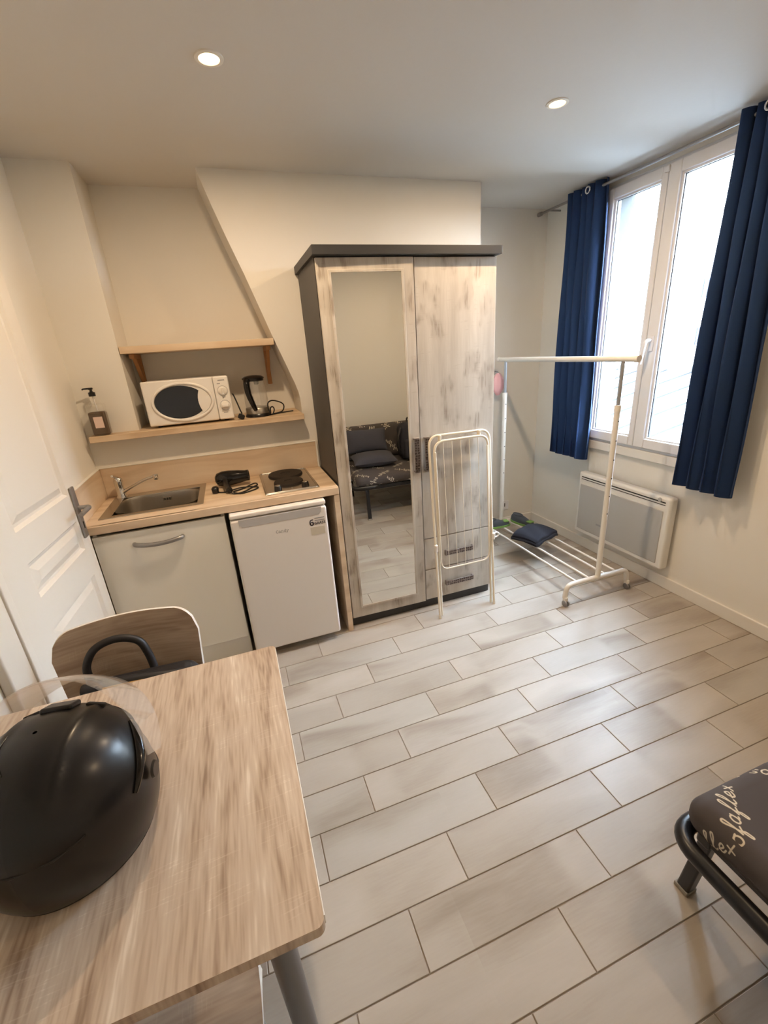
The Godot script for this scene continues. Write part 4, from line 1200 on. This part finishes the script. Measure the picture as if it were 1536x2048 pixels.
# ---------------------------------------------------------------- helmet
func build_helmet() -> void:
	var h := thing("motorcycle_helmet", "black motorcycle helmet with raised clear visor on the table", "helmet", Vector3(0.343, 0.7575, 1.912))
	h.rotation.y = -0.15
	# local: front is -z, right is +x, bottom at y = 0
	var body := func(u: float, v: float, grow: float) -> Vector3:
		# u round the vertical axis from the back, v from crown to rim
		var an := u * TAU
		var el := lerpf(PI / 2, -0.66, v)
		var ce := cos(el); var se := sin(el)
		var rx := 0.136; var rz := 0.137
		var d := Vector3(sin(an) * ce, se, cos(an) * ce)
		var p := Vector3(d.x * rx, d.y * (0.120 if se > 0 else 0.185), d.z * rz)
		# fuller back and a chin that reaches forward
		if p.y < 0:
			var k := clampf(-p.y / 0.12, 0, 1)
			p.x *= 1.0 + 0.10 * k
			p.z *= 1.0 + 0.10 * k
			if d.z < 0: p.z -= 0.012 * k
		# two shallow ribs running over the crown
		var rib := exp(-pow((absf(p.x) - 0.052) / 0.008, 2.0)) * smoothstep(0.02, 0.09, p.y)
		p += d * (0.0035 * rib + grow)
		return p + Vector3(0, 0.113, 0)
	var opening := func(u: float, v: float) -> bool:
		var an := absf(wrapf(u * TAU - PI, -PI, PI))
		var el := lerpf(PI / 2, -0.66, v)
		return not (an < 1.18 and el < 0.42 and el > -0.30)
	obj("shell", MB.new().surf(96, 48, func(u, v): return body.call(u, v, 0.0), true, opening), M.helmet, h)
	obj("liner", MB.new().surf(64, 32, func(u, v): return body.call(u, v, -0.022), true, opening), M.helmet_liner, h)
	# rim of the face opening and of the neck
	var ring := []
	for k in 17:
		ring.append(body.call(0.5 + lerpf(-1.18, 1.18, k / 16.0) / TAU, (PI / 2 - 0.42) / (PI / 2 + 0.66), -0.008))
	for k in 17:
		ring.append(body.call(0.5 + lerpf(1.18, -1.18, k / 16.0) / TAU, (PI / 2 + 0.30) / (PI / 2 + 0.66), -0.008))
	obj("face_gasket", MB.new().tube(fillet(ring, 0.01, 2, true), 0.010, 8, true), M.rubber, h)
	var nk := []
	for k in 48: nk.append(body.call(k / 48.0, 1.0, -0.006))
	obj("neck_trim", MB.new().tube(nk, 0.0068, 8, true), M.rubber, h)
	# vents
	obj("crown_vent", MB.new().rbox(Vector3(0.0, 0.217, -0.070), Vector3(0.050, 0.010, 0.034), 0.004, 2, Basis(Vector3.RIGHT, -0.45)), M.helmet, h)
	for s in [-1.0, 1.0]:
		obj("brow_vent", MB.new().rbox(Vector3(s * 0.05, 0.203, -0.077), Vector3(0.030, 0.008, 0.014), 0.003, 2, Basis(Vector3.FORWARD, s * 0.3) * Basis(Vector3.RIGHT, -0.6)), M.rubber, h)
		# visor pivot cover: long curved blade on the side
		var pts := []
		var rr := []
		for k in 13:
			var w := k / 12.0
			pts.append(body.call((0.5 - s * (0.5 - lerpf(0.325, 0.20, w)) ) if s < 0 else lerpf(0.325, 0.20, w), lerpf(0.475, 0.70, w * w * 0.6 + w * 0.4), 0.001) if s > 0 else body.call(1.0 - lerpf(0.325, 0.20, w), lerpf(0.475, 0.70, w * w * 0.6 + w * 0.4), 0.001))
			rr.append(0.0035 + 0.0065 * sin(PI * clampf(w * 0.9 + 0.08, 0, 1)))
		obj("pivot_cover", MB.new().tube(pts, rr, 10), M.black_gloss, h)
	obj("rear_seam", MB.new().tube([body.call(-0.11, 0.66, 0.0005), body.call(-0.06, 0.69, 0.0005), body.call(0.0, 0.70, 0.0005), body.call(0.06, 0.69, 0.0005), body.call(0.11, 0.66, 0.0005)], 0.0022, 6), M.rubber, h)
	# logo flick on the crown
	obj("crown_mark", MB.new().tube(smooth_path([body.call(0.96, 0.22, 0.0006), body.call(0.92, 0.19, 0.0008), body.call(0.82, 0.155, 0.0008), body.call(0.72, 0.15, 0.0004)], 5), [0.0006, 0.001, 0.0014, 0.0018, 0.002, 0.002, 0.002, 0.002, 0.0022, 0.0022, 0.002, 0.0018, 0.0016, 0.0012, 0.0008, 0.0006], 6), M.black_gloss, h)
	# visor, swung up about the pivots
	var piv := Vector3(0, 0.108, -0.004)
	var lift := 0.95
	var vis := func(u: float, v: float) -> Vector3:
		var an := lerpf(-1.42, 1.42, u)
		var taper := 1.0 - 0.55 * pow(absf(an) / 1.42, 3.0)
		var y := lerpf(-0.075, 0.050, v) * taper
		var p := Vector3(sin(an) * 0.145, y, -cos(an) * 0.176 * (1.0 - 0.9 * y * y / 0.02 * 0.15))
		return piv + Basis(Vector3.RIGHT, lift) * p
	obj("visor", MB.new().sheet(48, 12, vis, 0.0022), M.visor, h)
	for s in [-1.0, 1.0]:
		obj("pivot_screw", MB.new().lathe([Vector2(0, 0.004), Vector2(0.013, 0.004), Vector2(0.015, 0)], 18, Transform3D(Basis(Vector3(0, 0, 1), -s * PI / 2), piv + Vector3(s * 0.144, 0, 0.0))), M.black_plastic, h)


# ---------------------------------------------------------------- clothes rack and airer
func build_rack() -> void:
	var r := thing("clothes_rack", "white tubular clothes rack on castors by the window", "clothes rack", Vector3(2.635, 0, 0))
	var T := 0.0145
	for e in [0.79, -0.235]:
		var z: float = e
		obj("base_bar", MB.new().tube(fillet([Vector3(-0.235, 0.052, z), Vector3(-0.225, 0.135, z), Vector3(0.225, 0.135, z), Vector3(0.235, 0.052, z)], 0.065, 8), T, 14), M.powder_white, r)
		for s in [-1.0, 1.0]:
			var x: float = s * 0.235
			var w := obj("castor", MB.new().rbox(Vector3(x, 0.045, z + 0.006), Vector3(0.022, 0.030, 0.026), 0.005), M.powder_white, r)
			for k in [-0.008, 0.008]:
				obj("wheel", MB.new().lathe([Vector2(0, -0.0045), Vector2(0.019, -0.0045), Vector2(0.020, -0.003), Vector2(0.020, 0.003), Vector2(0.019, 0.0045), Vector2(0, 0.0045)], 20, Transform3D(Basis(Vector3(0, 0, 1), PI / 2), Vector3(x + k, 0.020, z + 0.012))), M.grey_metal, w)
		var p := obj("post", MB.new().tube([Vector3(0, 0.135, z), Vector3(0, 1.15, z)], 0.0155, 14), M.powder_white, r)
		obj("post_collar", MB.new().tube([Vector3(0, 1.125, z), Vector3(0, 1.158, z)], 0.0178, 14), M.powder_white, p)
		obj("inner_post", MB.new().tube([Vector3(0, 1.15, z), Vector3(0, 1.385, z)], 0.0105, 12), M.zinc, r)
		for k in 6:
			obj("adjusting_hole", MB.new().lathe([Vector2(0, 0.0006), Vector2(0.0038, 0.0004), Vector2(0.0038, -0.001)], 8, Transform3D(Basis(Vector3.RIGHT, PI / 2), Vector3(0, 0.55 + k * 0.105, z + 0.0154))), M.slot, p)
	var rl := obj("rail", MB.new().tube([Vector3(0, 1.388, -0.31), Vector3(0, 1.388, 0.868)], 0.0150, 16), M.powder_white, r)
	obj("end_cap", MB.new().tube([Vector3(0, 1.388, 0.862), Vector3(0, 1.388, 0.884)], 0.0172, 16), M.powder_white, rl)
	obj("end_cap", MB.new().tube([Vector3(0, 1.388, -0.325), Vector3(0, 1.388, -0.305)], 0.0172, 16), M.powder_white, rl)
	for x in [-0.15, -0.055, 0.065, 0.150]:
		obj("shelf_rod", MB.new().tube([Vector3(x, 0.135, -0.235), Vector3(x, 0.135, 0.79)], 0.0072, 10), M.powder_white, r)
	# folded jeans on the rods
	var j := thing("folded_jeans", "dark folded jeans lying on the rack's lower rods", "jeans", Vector3(2.655, 0.143, 0.165))
	var layer := func(y0: float, th: float, hx: float, hz: float, sd: float) -> MB:
		var b := MB.new()
		var f := func(u: float, v: float) -> Vector3:
			var an := v * TAU
			var x := u * 2.0 - 1.0
			var k := 1.0 / pow(pow(absf(cos(an)), 5.0) + pow(absf(sin(an)), 5.0), 0.2)
			var droop := -0.030 * pow(absf(x), 3.0)
			var endr := pow(1.0 - pow(absf(x), 10.0), 0.3) * 0.98 + 0.02
			var z := cos(an) * k * hz * (1.0 + 0.02 * sin(x * 5.0 + sd))
			var dz := -0.018 * pow(absf(cos(an)), 4.0)
			return Vector3(x * hx, y0 + droop * 0.5 + dz + th * 0.5 * (1.0 + sin(an) * k * endr) + 0.003 * sin(x * 7.0 + z * 30.0 + sd), z * (0.9 + 0.1 * endr))
		b.surf(30, 28, f, false)
		for e in [0.0, 1.0]:
			var ctr := Vector3.ZERO
			for q in 28: ctr += f.call(e, q / 28.0) / 28.0
			for q in 28:
				var nn := Vector3(1 if e > 0 else -1, 0, 0)
				b.tri(ctr, f.call(e, q / 28.0), f.call(e, (q + 1) / 28.0), nn, nn, nn)
		return b
	var lower: MB = layer.call(0.024, 0.026, 0.142, 0.112, 0.0)
	obj("lower_fold", lower, M.jeans, j)
	var upper: MB = layer.call(0.046, 0.026, 0.136, 0.106, 2.0)
	obj("upper_fold", upper, M.jeans, j)
	j.rotation.y = 0.35
	# pair of shoes at the back of the rods
	shoe("dark grey shoe with green sole edge nearest the wardrobe", Vector3(2.530, 0.1435, -0.145), 1.42)
	shoe("dark grey shoe with green toe beside the alcove corner", Vector3(2.742, 0.1435, -0.10), 0.2)
	# pink bundle hanging on the wall behind the rack
	var p := thing("pink_cloth", "small pink cloth hanging on the alcove wall", "cloth", Vector3(2.672, 1.125, -0.431))
	var pk := func(u: float, v: float) -> Vector3:
		var an := u * TAU
		var pr := 0.055 * pow(sin(PI * clampf(v * 0.92 + 0.04, 0, 1)), 0.7) * (1.0 + 0.12 * sin(an * 5.0))
		return Vector3(pr * cos(an) * 0.85, 0.165 * v, 0.045 + pr * sin(an) * 0.6)
	obj("bundle", MB.new().surf(40, 18, pk, true), M.pink, p)
	obj("hook", MB.new().tube(smooth_path([Vector3(0, 0.175, 0.001), Vector3(0, 0.175, 0.03), Vector3(0, 0.158, 0.045)], 4), 0.004, 8), M.grey_metal, p)

func shoe(label: String, at: Vector3, turn: float) -> void:
	var s := thing("shoe", label, "shoe", at, "grey and green shoes on the rack")
	s.rotation.y = turn
	s.scale = Vector3.ONE * 0.88
	var foot := func(z: float) -> float:
		return 0.030 + 0.012 * sin(clampf((z + 0.13) / 0.26, 0, 1) * PI * 1.2) if z < 0.125 else 0.02
	var sole := PackedVector2Array()
	for k in 15:
		var z := lerpf(-0.13, 0.13, k / 14.0)
		sole.append(Vector2(foot.call(z) * sqrt(maxf(0.05, 1.0 - pow(absf(z) / 0.132, 8.0))) + 0.006, z))
	for k in 15:
		var z := lerpf(0.13, -0.13, k / 14.0)
		sole.append(Vector2(-foot.call(z) * sqrt(maxf(0.05, 1.0 - pow(absf(z) / 0.132, 8.0))) - 0.006, z))
	var lay := Transform3D(Basis(Vector3(1, 0, 0), Vector3(0, 0, 1), Vector3(0, -1, 0)), Vector3(0, 0.016, 0))
	obj("sole", MB.new().extrude(sole, 0.0, 0.016, lay), M.shoe_green, s)
	var upf := func(u: float, v: float) -> Vector3:
		# u along the foot, v over the top from side to side
		var z := lerpf(-0.128, 0.126, u)
		var w: float = foot.call(z)
		var hgt := 0.062 - 0.028 * smoothstep(0.35, 0.85, u)
		hgt *= pow(maxf(0.0, 1.0 - pow(absf(u * 2.0 - 1.0), 9.0)), 0.4)
		var an := v * PI
		return Vector3(-cos(an) * w * pow(maxf(0.0, 1.0 - pow(absf(u * 2.0 - 1.0), 10.0)), 0.4), 0.014 + hgt * pow(sin(an), 0.6), z)
	obj("upper", MB.new().surf(26, 16, upf, true), M.shoe_grey, s)
	var collar := []
	for k in 18:
		collar.append(Vector3(0.024 * cos(TAU * k / 18), 0.072, -0.058 + 0.048 * sin(TAU * k / 18)))
	obj("collar", MB.new().tube(collar, 0.007, 8, true), M.shoe_grey, s)
	obj("toe_patch", MB.new().rbox(Vector3(0, 0.044, 0.085), Vector3(0.05, 0.012, 0.05), 0.005), M.shoe_green, s)


func build_airer() -> void:
	var a := thing("drying_rack", "folded cream wire drying rack leaning on the wardrobe doors", "drying rack", Vector3(0, 0, 0))
	var R := 0.0068
	# outer frame: two legs joined by a rounded top
	obj("outer_frame", MB.new().tube(fillet([Vector3(1.668, 0.004, 0.600), Vector3(1.676, 1.066, 0.492), Vector3(2.046, 1.062, 0.492), Vector3(2.036, 0.004, 0.600)], 0.06, 8), R, 10), M.powder_cream, a)
	obj("inner_frame", MB.new().tube(fillet([Vector3(1.694, 0.004, 0.572), Vector3(1.700, 1.036, 0.508), Vector3(2.028, 1.036, 0.508), Vector3(2.030, 0.004, 0.575)], 0.06, 8), R, 10), M.powder_cream, a)
	obj("hanging_frame", MB.new().tube(fillet([Vector3(1.702, 0.98, 0.520), Vector3(1.702, 0.30, 0.566), Vector3(2.018, 0.30, 0.566), Vector3(2.018, 0.98, 0.520)], 0.05, 8), 0.0046, 8), M.powder_cream, a)
	for k in 5:
		var x := 1.752 + k * 0.053
		obj("line", MB.new().tube([Vector3(x, 1.034, 0.510), Vector3(x, 0.30, 0.566)], 0.0017, 6), M.powder_cream, a)
	for q in [[1.736, 1.051, 0.502], [1.975, 1.051, 0.502]]:
		obj("clip", MB.new().rbox(Vector3(q[0], q[1], q[2]), Vector3(0.016, 0.034, 0.020), 0.005), M.powder_cream, a)
	for q in [[1.672, 0.440, 0.560], [2.044, 0.440, 0.560]]:
		obj("hinge_knob", MB.new().rbox(Vector3(q[0], q[1], q[2]), Vector3(0.020, 0.045, 0.022), 0.007, 3), M.powder_white, a)
	var lp := []
	for k in 18:
		lp.append(Vector3(2.062 + 0.020 * cos(TAU * k / 18), 0.445 + 0.014 * sin(TAU * k / 18), 0.558))
	obj("locking_loop", MB.new().tube(lp, 0.005, 8, true), M.powder_white, a)
	for q in [[1.668, 0.600], [1.694, 0.572], [2.036, 0.600], [2.030, 0.575]]:
		obj("foot_cap", MB.new().tube([Vector3(q[0], 0, q[1]), Vector3(q[0], 0.022, q[1] - 0.002)], 0.0082, 10), M.powder_cream, a)


# ---------------------------------------------------------------- ceiling spots
func build_spots() -> void:
	var n := 0
	for q in [[0.840, 0.836, "recessed ceiling spotlight above the kitchenette side, glowing warm"], [2.122, 0.815, "recessed ceiling spotlight nearer the window, glowing warm"], [2.122, 2.17, "recessed ceiling spotlight over the sofa bed"]]:
		var s := thing("ceiling_spotlight", q[2], "spotlight", Vector3(q[0], HC, q[1]), "recessed ceiling spotlights")
		obj("bezel", MB.new().lathe([Vector2(0.030, -0.001), Vector2(0.031, -0.004), Vector2(0.036, -0.005), Vector2(0.042, -0.003), Vector2(0.043, 0.0)], 32), M.fitting, s)
		obj("bulb", MB.new().lathe([Vector2(0.030, 0.0), Vector2(0.030, -0.002), Vector2(0.022, -0.005), Vector2(0, -0.006)], 24), M.bulb, s)
		var l := AreaLight3D.new()
		l.name = "spot_beam"
		s.add_child(l, true)
		l.position = Vector3(0, -0.012, 0)
		l.rotation = Vector3(-PI / 2, 0, 0)
		l.area_size = Vector2(0.05, 0.05)
		l.area_normalize_energy = true
		l.light_color = Color(1.0, 0.87, 0.71)
		l.light_energy = SPOT_E[n]
		l.area_range = 8.0
		l.area_attenuation = 2.0
		l.shadow_enabled = true
		n += 1

const SPOT_E := [1.45, 1.45, 0.8]
